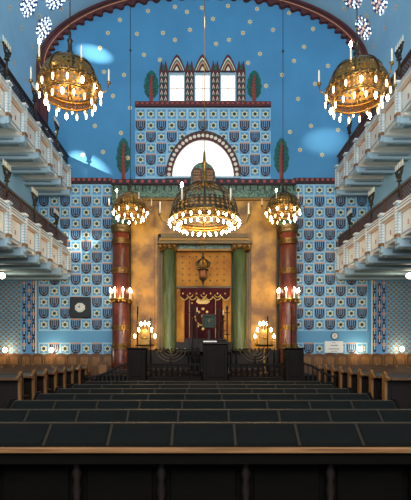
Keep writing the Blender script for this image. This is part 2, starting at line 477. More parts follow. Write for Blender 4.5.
# three upper windows with their painted arches
for n_, cx in ((1, 177), (2, 202.5), (3, 228)):
    m = MB()
    def ogee(w_, top, side):
        pts = [(cx-w_, side)]
        for q in range(1, 12):
            t = q/12; pts.append((cx-w_*math.cos(t*PI/1.0) if False else cx-w_*math.cos(PI*t), side-(side-top)*(1-abs(math.cos(PI*t))**1.5)))
        return pts+[(cx+w_, side)]
    for k, (w_, top, side, mt) in enumerate(((9.4, 55, 73.6, 'arch_red'), (7.9, 58.5, 73.6, 'cream'), (7.0, 60.5, 73.6, 'tree_green'), (5.8, 62.5, 73.6, 'orange'), (4.6, 65, 73.6, 'arch_red'), (2.6, 68, 73.6, 'cream'))):
        pr = [(X(a), Z(b)) for a, b in ogee(w_, top, side)]
        m.prism(pr, DW-.06-.012*k, DW-.001, mt)
    m.box((X(cx-8), DW-.13, Z(74)), (X(cx+8), DW, Z(72.4)), 'arch_dark')
    m.box((X(cx-8), DW-.13, Z(103)), (X(cx-6.9), DW, Z(74)), 'gallery_blue'); m.box((X(cx+6.9), DW-.13, Z(103)), (X(cx+8), DW, Z(74)), 'gallery_blue')
    m.box((X(cx-6.9), DW-.1, Z(76)), (X(cx+6.9), DW, Z(74)), 'gallery_blue')
    w_ = struct(m, 'window_%d' % n_)
    m = MB(); m.face([(X(cx-6.9), DW-.02, Z(102)), (X(cx+6.9), DW-.02, Z(102)), (X(cx+6.9), DW-.02, Z(76)), (X(cx-6.9), DW-.02, Z(76))], 'window_glow'); struct(m, 'glass', w_)
    m = MB()
    m.box((X(cx)-.012, DW-.04, Z(102)), (X(cx)+.012, DW-.025, Z(76)), 'window_bar')
    m.box((X(cx-6.9), DW-.04, Z(89.3)), (X(cx+6.9), DW-.025, Z(88.8)), 'window_bar')
    m.box((X(cx-6.9), DW-.1, Z(103)), (X(cx+6.9), DW, Z(102)), 'arch_dark')
    struct(m, 'window_bar', w_)
m = MB()
for cx in (163.8, 189.6, 215.3, 241):
    hw = 4.2
    m.box((X(cx-hw), DW-.09, Z(103)), (X(cx+hw), DW, Z(71)), 'arch_red')
    for sgn in (-1, 1):
        m.prism([(X(cx+sgn*2.1-2.1), Z(71)), (X(cx+sgn*2.1+2.1), Z(71)), (X(cx+sgn*2.1), Z(61))], DW-.08, DW, 'arch_red')
    m.prism([(X(cx-1.8), Z(71)), (X(cx+1.8), Z(71)), (X(cx), Z(64))], DW-.1, DW, 'tree_green')
    for q in range(5):
        zt = 74+q*6
        for sgn in (-1, 1):
            c = cx+sgn*2
            m.face([(X(c-1.4), DW-.1, Z(zt+3.6)), (X(c+1.4), DW-.1, Z(zt+3.6)), (X(c), DW-.1, Z(zt-.6))], 'cream')
            m.face([(X(c-.8), DW-.105, Z(zt+3.4)), (X(c+.8), DW-.105, Z(zt+3.4)), (X(c), DW-.105, Z(zt+1))], 'red_paint')
        m.face([(X(cx-3.8), DW-.1, Z(zt+4.9)), (X(cx+3.8), DW-.1, Z(zt+4.9)), (X(cx+3.8), DW-.1, Z(zt+4)), (X(cx-3.8), DW-.1, Z(zt+4))], 'tree_green')
struct(m, 'trim_5')
# painted trees
def ptree(cx, top, bot, w_, trunk):
    m = MB(); n = 26; pts = []
    for i in range(n):
        t = i/n*2*PI; sx, sz = math.sin(t), -math.cos(t)
        u = (1+sz)/2; prof = math.sin(PI*min(1, (u*.92+.02))**.7) if u < 1 else 0
        jit = 1+.07*(-1)**i
        pts.append((X(cx+w_*sx*jit*(1-.25*u)), Z(bot-trunk-(bot-trunk-top)*u)))
    m.prism(pts, DW-.006, DW, 'tree_green')
    m.tube([(X(cx), DW-.014, Z(bot)), (X(cx-.6), DW-.014, Z((bot+top)/2)), (X(cx+.3), DW-.014, Z(top+5))], [.09, .07, .04], 'red_paint', 4)
    for i in range(7):
        z_ = bot-trunk-2-(bot-trunk-top)*.75*i/7
        for s in (-1, 1): m.tube([(X(cx), DW-.012, Z(z_)), (X(cx+s*w_*.65*(1-.06*i)), DW-.012, Z(z_-3))], .014, 'arch_dark', 4)
    struct(m, 'painted_tree', wall_end)
ptree(151.3, 70.5, 103, 8.3, 4); ptree(254.2, 70.5, 103, 8.3, 4)
ptree(123.5, 138, 180, 8, 6); ptree(281.5, 138, 180, 8.5, 6)
# foil windows of the vault
def foil(px, py, n_, warm, rr=.43):
    c, nrm = vault_hit(px, py, .02); u = Yv; v = nrm.cross(Yv)
    m = MB(); N_ = 64
    def ring(r0, off, mt, lob=.1):
        m.face([c+nrm*off+u*(r0*(1+lob*math.cos(8*2*PI*i/N_))*math.cos(2*PI*i/N_))+v*(1.2*r0*(1+lob*math.cos(8*2*PI*i/N_))*math.sin(2*PI*i/N_)) for i in range(N_)], mt)
    ring(rr+.06, 0, 'gallery_blue'); ring(rr, .01, 'foil_lead')
    w_ = struct(m, 'window_%d' % n_)
    m = MB()
    for r0, k, sz in ((0, 1, .085), (.17, 6, .065), (.28, 10, .06), (.385, 14, .052)):
        for i in range(k):
            t = 2*PI*(i+.5*(r0 > .3))/k; cc = c+nrm*.02+u*(r0*math.cos(t))+v*(1.2*r0*math.sin(t))
            mt = 'foil_glow' if not warm or (i % 3) else 'foil_glow_warm'
            m.face([cc+u*(sz*math.cos(q*PI/4))+v*(sz*math.sin(q*PI/4)) for q in range(8)], mt)
    struct(m, 'glass', w_)
foil(28, 4, 5, False); foil(43, 28, 6, False); foil(56, -2, 7, False)
foil(380, 2, 8, True); foil(364, 28, 9, True); foil(352, -3, 10, True)
# aisle ceilings under galleries come with the gallery slabs

# ============================================================ ARK
DA = 18.9
ark = thing('torah_ark', (0, 18.9, 0), 'tall marble holy ark with gold panels, green frieze and green columns', 'ark')
def apart(name, fn, smooth=False, label=None):
    m = MB(); fn(m); o = m.build(name, ark, smooth, (0, -18.9, 0))
    if label: o['label'] = label
    return o
def bx(m, px0, py0, px1, py1, D, back, mt, bev=.01): m.box((X(px0, D), D, Z(py1, D)), (X(px1, D), D+back, Z(py0, D)), mt, bev)
apart('plinth', lambda m: m.box((X(111.5, DA), 18.86, .78), (X(296, DA), DW-.03, Z(350, DA)), 'oak_dark', .02))
apart('frieze', lambda m: (bx(m, 111.5, 184.5, 296, 197.5, DA, .38, 'green_marble'), bx(m, 111.5, 197.5, 130, 229, DA, .38, 'green_marble'), bx(m, 278, 197.5, 296, 229, DA, .38, 'green_marble')), label='dark green marble frieze')
def f(m):
    bx(m, 111, 179, 296.5, 184.5, DA-.1, .47, 'arch_dark')
    px = 112
    while px < 293:
        bx(m, px, 179.8, px+2.7, 182.3, DA-.12, .03, 'red_paint', 0); bx(m, px+1, 184.5, px+2.4, 190.5, DA-.02, .03, 'arch_dark', 0); px += 7.2
apart('crest_border', f)
def f(m):
    for a, b in ((129, 158), (248, 279)):
        bx(m, a, 199.5, b, 350, DA+.02, .35, 'gold_marble')
        bx(m, a+3.4, 204, b-3.4, 338, DA+.005, .03, 'gold_marble', .02)
    bx(m, 129, 197.5, 279, 200, DA-.06, .4, 'gold')
    bx(m, 158, 200, 248, 234, DA+.02, .35, 'gold_marble')
apart('gold_panel', f, label='veined golden marble panels')
def f(m):
    a, b = AB; bx(m, a, 246, b, 352, DA-.06, .4, 'dark_gold', .02); bx(m, a+1.6, 250, b-1.6, 349, DA-.08, .05, 'bronze', 0)
for AB in ((157.5, 163), (246, 251)): apart('pilaster', f)
for a_, b_ in ((129, 131), (276.5, 279)): apart('edge_strip', lambda m: bx(m, a_, 200, b_, 352, DA-.02, .3, 'bronze'))
for cx in (169.5, 239.3):
    def f(m):
        D = 18.62; c = (X(cx, D), D, 0); r = 6.9/F*D
        zb, zt = Z(351, D), Z(248, D)
        m.lathe([(r*1.1, zb), (r*1.1, zb+.12), (r, zb+.2), (r*.98, (zb+zt)/2), (r*.93, zt)], c, 'column_green', 28)
    apart('green_column', f, True)
def f(m):
    D = DA-.55
    bx(m, 157, 240.5, 252.5, 243.5, D-.1, .65, 'dark_gold'); bx(m, 159, 237.5, 250.5, 240.5, D-.02, .6, 'gold'); bx(m, 161, 233.5, 248.5, 237.5, D+.04, .5, 'dark_gold')
    bx(m, 176, 243.5, 233, 250.8, D+.2, .35, 'green_marble'); bx(m, 176, 248.6, 233, 250.8, D+.16, .38, 'gold')
    for a, b in ((158.5, 177.5), (231, 251)):
        bx(m, a, 243.5, b, 249.5, D+.0, .5, 'gold', .05)
        for i in range(4):
            cx = a+(b-a)*(i+.5)/4; m.lathe([(.0, -.1), (.09, -.07), (.11, 0), (.09, .07), (0, .1)], (X(cx, D), D-.0, Z(246.6, D)), 'gold', 8)
apart('entablature', f, label='gilded cornice with carved capitals')
def f(m):
    D = DA-.12; bx(m, 176, 250.8, 231.5, 286.5, D, .25, 'gold_panel', .02)
    for i in range(7):
        for j in range(5):
            m.lathe([(.045, 0), (.06, .02), (.03, .06)], (0, 0, 0), 'bronze', 4) if False else bx(m, 182.6+6.9*i-.75, 256.6+6*j-.75, 182.6+6.9*i+.75, 256.6+6*j+.75, D-.02, .03, 'bronze', 0)
    bx(m, 175.5, 286, 232, 288.2, D-.08, .25, 'bronze')
apart('studded_panel', f, label='gold panel with rows of dark studs')
def f(m):
    D = DA-.1
    bx(m, 176, 288, 184.5, 350, D, .3, 'gold_panel', .02); bx(m, 222.5, 288, 231.5, 350, D, .3, 'gold_panel', .02)
    bx(m, 184.5, 288, 222.5, 350, DA+.2, .15, 'oak_dark')
apart('doorway_frame', f)
def f(m):                     # twin tablets over an arched green back
    D = DA-.35
    arc = [(X(203+12.6*math.cos(PI*i/16), D), Z(176-14*math.sin(PI*i/16), D)) for i in range(17)]
    m.prism([(X(215.6, D), Z(186, D))]+arc+[(X(190.4, D), Z(186, D))], D+.02, D+.3, 'green_marble')
apart('tablet_back', f)
def f(m):
    D = DA-.42
    for cx in (197.2, 209.2):
        arc = [(X(cx+4.7*math.cos(PI*i/10), D), Z(172-4.3*math.sin(PI*i/10), D)) for i in range(11)]
        m.prism([(X(cx+4.7, D), Z(184, D))]+arc+[(X(cx-4.7, D), Z(184, D))], D, D+.1, 'column_red')
t_ = apart('tablets', f, label='rose stone twin tablets with inscription')
def f(m):
    D = DA-.425
    random.seed(9)
    for cx in (197.2, 209.2):
        for j in range(5):
            px = cx-3.5
            while px < cx+3.2:
                w_ = random.choice((.55, .75, .9)); z0 = 170.6+2.7*j
                bx(m, px, z0, px+w_, z0+.35, D, .01, 'gold_thread', 0)                # strokes of square Hebrew letters
                if random.random() < .8: bx(m, px+w_-.25, z0, px+w_, z0+1.5, D, .01, 'gold_thread', 0)
                if random.random() < .5: bx(m, px, z0+1.2, px+w_, z0+1.5, D, .01, 'gold_thread', 0)
                px += w_+.45
m = MB(); f(m); o = m.build('inscription', t_); 
def f(m):
    D = 17.9
    bx(m, 176, 342, 232, 352, D, .5, 'oak_dark'); bx(m, 184, 338.6, 226, 342, D+.15, .45, 'oak_dark')
    m.box((X(114), 17.85, .76), (X(294), 18.88, .9), 'carpet', .02)
apart('ark_step', f)

# curtain and valance
def folds(px0, px1, py0, py1, D, name, mt, label, cat, nf=9, amp=.03, scallop=0):
    m = MB(); nx = 72; cols = []
    for i in range(nx+1):
        t = i/nx; px = px0+(px1-px0)*t
        zb = Z(py1, D)+(scallop*abs(math.sin(PI*6*t)) if scallop else 0)*-1+(scallop if scallop else 0)
        y = D+amp*math.sin(2*PI*nf*t)
        cols.append(((X(px, D), y, Z(py0, D)), (X(px, D), y-.0, zb)))
    vs = [c[0] for c in cols]+[c[1] for c in cols]+[(c[0][0], c[0][1]+.02, c[0][2]) for c in cols]+[(c[1][0], c[1][1]+.02, c[1][2]) for c in cols]
    N_ = nx+1; fs = []
    for i in range(nx): fs += [[i, i+1, N_+i+1, N_+i], [2*N_+i, 2*N_+i+1, 3*N_+i+1, 3*N_+i], [N_+i, N_+i+1, 3*N_+i+1, 3*N_+i], [i, i+1, 2*N_+i+1, 2*N_+i]]
    m.mesh(vs, fs, mt)
    o = m.build(name, None, True); tag(o, label, cat)
    return o, cols
cur, _ = folds(185.2, 222.3, 290, 341.5, DA-.12, 'ark_curtain', 'velvet', 'maroon velvet ark curtain with gold embroidered crown and shield', 'curtain', 5, .02)
m = MB(); D = DA-.16
m.prism([(X(203+a, D), Z(299+b, D)) for a, b in ((-7, 3), (-5, -2), (-3, 1), (0, -3), (3, 1), (5, -2), (7, 3), (4, 5), (-4, 5))], D-.02, D+.01, 'gold_thread')
m.tube([P(203+8*math.cos(t*PI/12), 316+9.5*math.sin(t*PI/12), D) for t in range(0, 13)], .03, 'gold_thread', 5)
for a, b, r in ((0, 309, .07), (-4, 312, .06), (4, 312, .06), (0, 316, .09), (-5, 326, .06), (5, 326, .06), (0, 329, .07), (-11, 303, .04), (-11, 318, .04)):
    m.lathe([(0, -r), (r*.8, -r*.5), (r, 0), (r*.8, r*.5), (0, r)], tuple(P(203+a, b, D)), 'gold_thread', 8, sy=.3)
for a in (-13.6, 12.5): m.tube([P(203+a, 300, D), P(203+a, 338, D)], .018, 'gold_thread', 4)
m.build('embroidery', cur)
val, cols = folds(180.3, 229.8, 288.4, 300, DA-.25, 'valance', 'velvet', 'short scalloped maroon valance with gold fringe above the ark curtain', 'valance', 6, .015, .14)
m = MB(); m.tube([Vector(c[1])+Vector((0, -.015, 0)) for c in cols], .028, 'gold_thread', 4)
for px in (190, 203.7, 217.5):
    m.tube([P(px+2.8*math.cos(t), 294.5+2.6*math.sin(t), DA-.29) for t in [PI*i/8 for i in range(9)]], .022, 'gold_thread', 4)
for px in (183, 196.6, 210.6, 225, 190, 203.7, 217.5): m.lathe([(0, -.05), (.05, 0), (0, .05)], tuple(P(px, 293.5, DA-.29)), 'gold_thread', 6, sy=.4)
m.build('fringe', val)

# red marble columns with their candle crowns
for idx, (cx, side) in enumerate(((120.8, 'left'), (288.3, 'right'))):
    D = 18.35; r = 8.6/F*D; root = thing('marble_column', (X(cx, D), D, 0), '', 'column', 'red marble columns flanking the ark')
    root['label'] = 'tall red marble column standing beside the '+('square black wall clock' if side == 'left' else 'wall with the white notice')
    def z(py): return Z(py, D)
    m = MB(); m.lathe([(r*1.06, .775), (r*1.06, 1.2), (r, 1.35), (r*.99, 3), (r*.95, z(232))], (0, 0, 0), 'column_red', 36); m.build('shaft', root, True)
    m = MB()
    m.lathe([(r*1.0, z(234)), (r*1.12, z(232.5)), (r*1.04, z(231.8)), (r*1.12, z(230.5)), (r*1.22, z(228)), (r*1.22, z(226.5))], (0, 0, 0), 'dark_gold', 28)
    m.build('capital', root, True)
    for py in (242.3, 271.5, 328, 346.5):
        m = MB(); z0 = z(py)
        m.lathe([(r*1.0, z0-.12), (r*1.06, z0-.11), (r*1.06, z0-.07), (r*1.02, z0-.05), (r*1.03, z0+.05), (r*1.06, z0+.07), (r*1.06, z0+.11), (r*1.0, z0+.12)], (0, 0, 0), 'gold', 36)
        for k in range(18):
            a = 2*PI*k/18; m.lathe([(0, -.035), (.03, 0), (0, .035)], (r*1.06*math.cos(a), r*1.06*math.sin(a), z0), 'dark_gold', 6)
        m.build('ornamental_band', root, False)
    m = MB(); m.lathe([(r*1.02, -.1), (r*1.18, -.06), (r*1.25, .03), (r*1.28, .08), (r*1.15, .09), (r*1.03, .06)], (0, 0, 0), 'brass', 32)
    for k in range(12):
        a = 2*PI*k/12; m.lathe([(0, -.09), (.04, -.05), (.05, .0), (0, .03)], (r*1.22*math.cos(a), r*1.22*math.sin(a), -.03), 'gold', 6)
    cc = m.build('candle_crown', root, True, (0, 0, z(301)))
    for k in range(8):
        a = 2*PI*(k+.5)/8
        m = MB(); m.lathe([(.02, 0), (.055, .04), (.02, .06), (.02, .3), (.02, .31)], (0, 0, 0), 'ivory', 8); c_ = m.build('candle', cc, True, (r*1.22*math.cos(a), r*1.22*math.sin(a), .06))
        m = MB(); m.lathe([(.012, 0), (.035, .05), (.03, .1), (.004, .17)], (0, 0, .31), 'bulb_hot', 8); m.build('bulb', cc, True, tuple(c_.location))
    lamp('POINT', 'crown_light', (X(cx, D)-(.0), D-.75, z(294)), 32, (1, .66, .32), shadow_soft_size=.12)

# ark standing candlesticks
def candlestick(px, ptop, pbot, D, discs, name, label, mt='bronze', zbot=None, tip=True, cat='candlestick'):
    zb = .76; h = Z(ptop, D)-zb
    root = thing(name, (X(px, D), D, zb), label, cat)
    m = MB(); m.lathe([(.17, 0), (.17, .03), (.1, .07), (.04, .12)], (0, 0, 0), mt, 12); m.build('base', root, True)
    m = MB(); m.lathe([(.035, .1), (.03, h*.4), (.045, h*.45), (.03, h*.5), (.03, h*.93), (.06, h*.96), (.05, h)], (0, 0, 0), mt, 10); m.build('stem', root, True)
    for k in range(discs):
        z_ = h*(.25+.65*k/max(1, discs-1)); m = MB(); m.lathe([(.03, -.02), (.12, -.01), (.12, .01), (.03, .03)], (0, 0, z_), mt, 12); m.build('drip_plate', root, True)
    if tip: m = MB(); m.lathe([(.022, h), (.022, h+.18)], (0, 0, 0), 'ivory', 8); m.build('candle', root, True)
    return root
EZB = 1.7
candlestick(191.8, 306, 344, 17.55, 2, 'candlestick', 'tall dark candlestick before the curtain, at its clock-side edge', 'dark_iron', tip=False)
candlestick(197, 312, 344, 17.2, 5, 'candlestick', 'dark candlestick with stacked discs standing beside the green cloth square', 'dark_iron')
candlestick(218.8, 309, 344, 17.55, 1, 'candlestick', 'slim dark candlestick just before the far edge of the maroon curtain', 'dark_iron', tip=False)
candlestick(223.2, 315, 344, 16.75, 5, 'candlestick', 'short disc-stacked candlestick in front of the gold jamb', 'dark_iron')
candlestick(227.2, 306, 344, 17.3, 3, 'candlestick', 'tallest dark candlestick before the gold jamb beside the green column', 'dark_iron', tip=False)
D = 16.9; cl = thing('cantor_stand', (X(209, D), D, .76), 'slender cantor stand draped with a dark green embroidered cloth', 'stand')
m = MB(); m.box((-.2, -.15, 0), (.2, .15, .06), 'oak_dark', .01); m.box((-.05, -.04, .06), (.05, .04, Z(330, D)-.76), 'oak_dark', .01); m.build('post', cl)
m = MB(); zt = Z(314, D)-.76; zb_ = Z(328, D)-.76
nx = 12; vs = []
for k, (zz, yo) in enumerate(((zt, .12), (zt-.05, -.1), ((zt+zb_)/2, -.16), (zb_, -.17))):
    for i in range(nx+1): vs.append((-.27+.54*i/nx, yo+.02*math.sin(i*1.7), zz+(.02*math.sin(i*2.1) if k == 3 else 0)))
fs = [[k*(nx+1)+i, k*(nx+1)+i+1, (k+1)*(nx+1)+i+1, (k+1)*(nx+1)+i] for k in range(3) for i in range(nx)]
m.mesh(vs, fs, 'green_cloth')
m.tube([(-.25, -.19, zb_+.03), (.25, -.19, zb_+.03), (.25, -.17, zt-.1), (-.25, -.17, zt-.1)], .012, 'dark_gold', 4, True)
m.lathe([(0, -.08), (.07, 0), (0, .08)], (0, -.19, (zt+zb_)/2), 'dark_gold', 6, sy=.2)
o = m.build('embroidered_cloth', cl, True)

# eternal light
D = 17.2; root = thing('eternal_light', (X(203, D), D, Z(286.5, D)), 'crown shaped brass eternal lamp hanging on chains before the studded panel', 'hanging lamp')
def hz(py): return Z(py, D)-Z(286.5, D)
m = MB(); m.lathe([(.0, 0), (.03, .03), (.025, .08), (.06, hz(281)), (.14, hz(279.5)), (.16, hz(278))], (0, 0, 0), 'bronze', 12); m.build('finial', root, True)
m = MB(); m.lathe([(.12, hz(278)), (.15, hz(275)), (.15, hz(271.5)), (.12, hz(270))], (0, 0, 0), 'bulb', 12); g = m.build('lamp_glass', root, True)
g.data.materials[0] = mat('amber_glass', (190, 110, 60), .3)
m = MB()
for k in range(8):
    a = 2*PI*k/8; m.tube([(.16*math.cos(a), .16*math.sin(a), hz(278)), (.16*math.cos(a), .16*math.sin(a), hz(270))], .012, 'bronze', 5)
m.torus((0, 0, hz(270)), .2, .03, 'bronze', 20); m.torus((0, 0, hz(266.5)), .24, .03, 'brass', 20)
for k in range(8):
    a = 2*PI*k/8; m.tube([(.24*math.cos(a), .24*math.sin(a), hz(266.5)), (.28*math.cos(a), .28*math.sin(a), hz(263)), (.16*math.cos(a), .16*math.sin(a), hz(260)), (.03*math.cos(a), .03*math.sin(a), hz(258.5))], [.03, .03, .02, .015], 'bronze', 5)
    m.lathe([(0, 0), (.035, .05), (0, .13)], (.24*math.cos(a+.39), .24*math.sin(a+.39), hz(266)), 'brass', 6)
m.lathe([(.05, 0), (.07, .07), (.02, .16), (.045, .2), (0, .3)], (0, 0, hz(259)), 'bronze', 10)
m.build('crown', root, True)
m = MB()
for dx in (-.16, 0, .16):
    m.tube([(dx*.2, 0, hz(255)), (dx, 0, hz(233)), (dx, 0, hz(200))], .008, 'brass', 4)
m.tube([(0, 0, hz(200)), (0, 0, hz(-5))], .008, 'brass', 4) if False else None
m.tube([(-.2, 0, hz(200)), (.2, 0, hz(200))], .015, 'brass', 4)
m.tube([(0, 0, hz(200)), (0, .95+.7, hz(200)+.1)], .02, 'brass', 5)
m.build('chain', root)

# ============================================================ GALLERIES
def gallery(side, level):
    up = level == 'upper'
    zt, zb, zbb, zr = (EYE+8.13, EYE+7.1, EYE+6.85, EYE+8.68) if up else (EYE+4.48, EYE+3.42, EYE+3.12, EYE+5.02)
    zs = zt-.55 if up else zt-.75                                # slab underside
    xf = 6.0; xb = EA if True else EA
    xw = EA if up else (10.0)
    wn = 'clock' if side < 0 else 'notice'
    root = thing('gallery', (side*xf, 10.5, zt), '%s balcony with white panels and %s railing over the wall with the %s' % (level, 'dark' if (up and side < 0) else 'brown lattice', wn+(' (square, black)' if False else '')), 'balcony')
    root['label'] = ('%s white panelled balcony on the %s side' % (level, 'black square clock' if side < 0 else 'white notice'))
    def L(m, a, b, mt, bev=0): m.box((side*(a[0]-xf), a[1]-10.5, a[2]-zt), (side*(b[0]-xf), b[1]-10.5, b[2]-zt), mt, bev)
    m = MB(); L(m, (xf+.08, 10.5, zb+.12), (xw, DW, zb+.3), 'gallery_white'); m.build('slab', root)
    posts = [19.1-1.19*k for k in range(8)]
    # facing panels
    for k, y in enumerate(posts[:-1]):
        y1 = y; y0 = posts[k+1]
        m = MB()
        L(m, (xf, y0+.08, zb), (xf+.1, y1-.08, zt-.2), 'gallery_white')
        L(m, (xf-.03, y0+.2, zb+.06), (xf, y1-.2, zb+.1), 'gallery_blue'); L(m, (xf-.03, y0+.2, zt-.36), (xf, y1-.2, zt-.33), 'orange')
        for s_ in (y0+.2, y1-.24): L(m, (xf-.02, s_, zb+.1), (xf, s_+.03, zt-.36), 'gallery_blue')
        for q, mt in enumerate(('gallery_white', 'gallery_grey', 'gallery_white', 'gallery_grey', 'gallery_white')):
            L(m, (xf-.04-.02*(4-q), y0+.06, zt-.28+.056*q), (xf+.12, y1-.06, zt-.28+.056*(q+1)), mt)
        yc = (y0+y1)/2; zc = (zb+zt-.3)/2
        for q in (-1, 0, 1): L(m, (xf-.012, yc-.03+.0*q, zc-.06+.05*q), (xf, yc+.03, zc-.03+.05*q), 'red_paint')
        m.build('panel', root)
    for y in posts:
        m = MB(); L(m, (xf-.1, y-.09, zb-.02), (xf+.1, y+.09, zt+.03), 'gallery_blue', .01)
        L(m, (xf-.14, y-.12, zt), (xf+.12, y+.12, zt+.06), 'gallery_white', .01)
        nb = 9
        for q in range(nb):
            z_ = zb+.14+(zt-zb-.22)*q/nb
            L(m, (xf-.13, y-.05, z_), (xf-.1, y+.05, z_+.07), 'gallery_white')
            L(m, (xf-.115, y-.08, z_+.075), (xf-.1, y+.08, z_+.095), 'gallery_grey')
            L(m, (xf-.06, y-.105, z_), (xf+.06, y-.09, z_+.06), 'gallery_white')
        L(m, (xf-.12, y-.1, zb+.02), (xf+.1, y+.1, zb+.12), 'oak_light')
        m.build('pilaster', root)
    for y in posts:                                               # brackets
        m = MB()
        L(m, (xf+.02, y-.3, zb-.06), (xw, y+.3, zb+.12), 'gallery_white', .01)
        L(m, (xf-.05, y-.17, zbb), (xw, y+.17, zb-.06), 'gallery_blue', .02)
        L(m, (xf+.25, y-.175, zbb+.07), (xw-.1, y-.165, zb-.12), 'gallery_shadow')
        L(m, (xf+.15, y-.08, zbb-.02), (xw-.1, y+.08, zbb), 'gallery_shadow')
        L(m, (xf-.1, y-.12, zb-.2), (xf+.02, y+.12, zb-.02), 'gallery_blue', .03)
        m.build('bracket_beam', root)
    # railing
    mt = 'lattice_dark' if (up and side < 0) else 'lattice_brown'
    for k, y1 in enumerate(posts[:-1]):
        y0 = posts[k+1]; m = MB(); z0, z1 = zt+.06, zr-.05
        cells_y = 9; step = (y1-y0)/cells_y; hgt = z1-z0
        nd = cells_y+int(hgt/step)+1
        for q in range(-int(hgt/step)-1, cells_y+1):
            for dr in ((1, -1) if not up else (1, -1)):
                a0 = y0+step*q; a1 = a0+hgt
                lo, hi = max(a0, y0), min(a1, y1)
                if hi-lo < .02: continue
                pa, pb = (lo, z0+lo-a0), (hi, z0+hi-a0)
                if dr < 0: pa, pb = (y0+y1-pa[0], pa[1]), (y0+y1-pb[0], pb[1])
                dy, dz = pb[0]-pa[0], pb[1]-pa[1]; l_ = math.hypot(dy, dz); ny, nz = -dz/l_*.021, dy/l_*.021
                xx = side*(.05+(.008 if dr > 0 else 0)); 
                pr = [(pa[0]+ny, pa[1]+nz), (pb[0]+ny, pb[1]+nz), (pb[0]-ny, pb[1]-nz), (pa[0]-ny, pa[1]-nz)]
                m.prism([(u-10.5, v-zt) for u, v in pr], xx, xx+side*.012, mt, 'x')
        L(m, (xf+.03, y0, z0-.02), (xf+.09, y1, z0+.03), mt); L(m, (xf+.03, y0, z1-.02), (xf+.09, y1, z1+.03), mt)
        L(m, (xf+.02, y1-.03, z0), (xf+.1, y1+.03, z1+.03), mt)
        m.build('lattice_railing', root)
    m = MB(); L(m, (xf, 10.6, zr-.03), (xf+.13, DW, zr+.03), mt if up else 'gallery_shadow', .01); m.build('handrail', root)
    return zr
RZ = {}
for side in (-1, 1):
    for level in ('upper', 'lower'): RZ[side, level] = gallery(side, level)
# boards that close the space behind the lower panels
# candelabra on the railings
def candelabrum():
    root = thing('candelabrum', (0, 0, 0), '', 'candelabrum', None)
    m = MB(); m.tube([(0, 0, -.5), (0, 0, .35)], .04, 'bronze', 6); m.lathe([(.05, 0), (.11, .03), (.06, .08), (.09, .15), (.04, .2)], (0, 0, .05), 'bronze', 8); m.build('stem', root, True)
    m = MB()
    for q in (1, 2):
        for s in (-1, 1): m.tube([(0, 0, .12)]+[(0, s*.14*q*math.sin(t), .5-.3*math.cos(t)) for t in [PI/2*i/5 for i in range(6)]], .028, 'bronze', 6)
    m.tube([(0, -.3, .5), (0, .3, .5)], .025, 'bronze', 6)
    for i in range(5): m.lathe([(.02, 0), (.05, .03), (.05, .07)], (0, -.28+.14*i, .46), 'bronze', 8)
    m.tube([(0, -.14, .22), (0, .14, .4)], .02, 'bronze', 5); m.tube([(0, .14, .22), (0, -.14, .4)], .02, 'bronze', 5)
    m.build('arms', root, True)
    for i in range(5):
        m = MB(); m.lathe([(.019, 0), (.019, .22), (.008, .25)], (0, 0, 0), 'ivory', 8); m.build('candle', root, True, (0, -.28+.14*i, .53))
    return root
proto = candelabrum(); first = True
wh = {12.95: 'nearest the camera', 15.1: 'halfway along it', 17.35: 'nearest the end wall'}
for side in (-1, 1):
    for level in ('upper', 'lower'):
        for y in wh:
            o = proto if first else copy_tree(proto); first = False
            o.location = (side*6.0-side*.09, y, RZ[side, level]-.0)
            o['label'] = 'five-candle bronze candelabrum on the %s balcony railing above the %s, %s' % (level, 'black clock' if side < 0 else 'white notice', wh[y])
            o.scale = (.82, .82, .82)
            o['group'] = 'candelabra on the balcony railings'

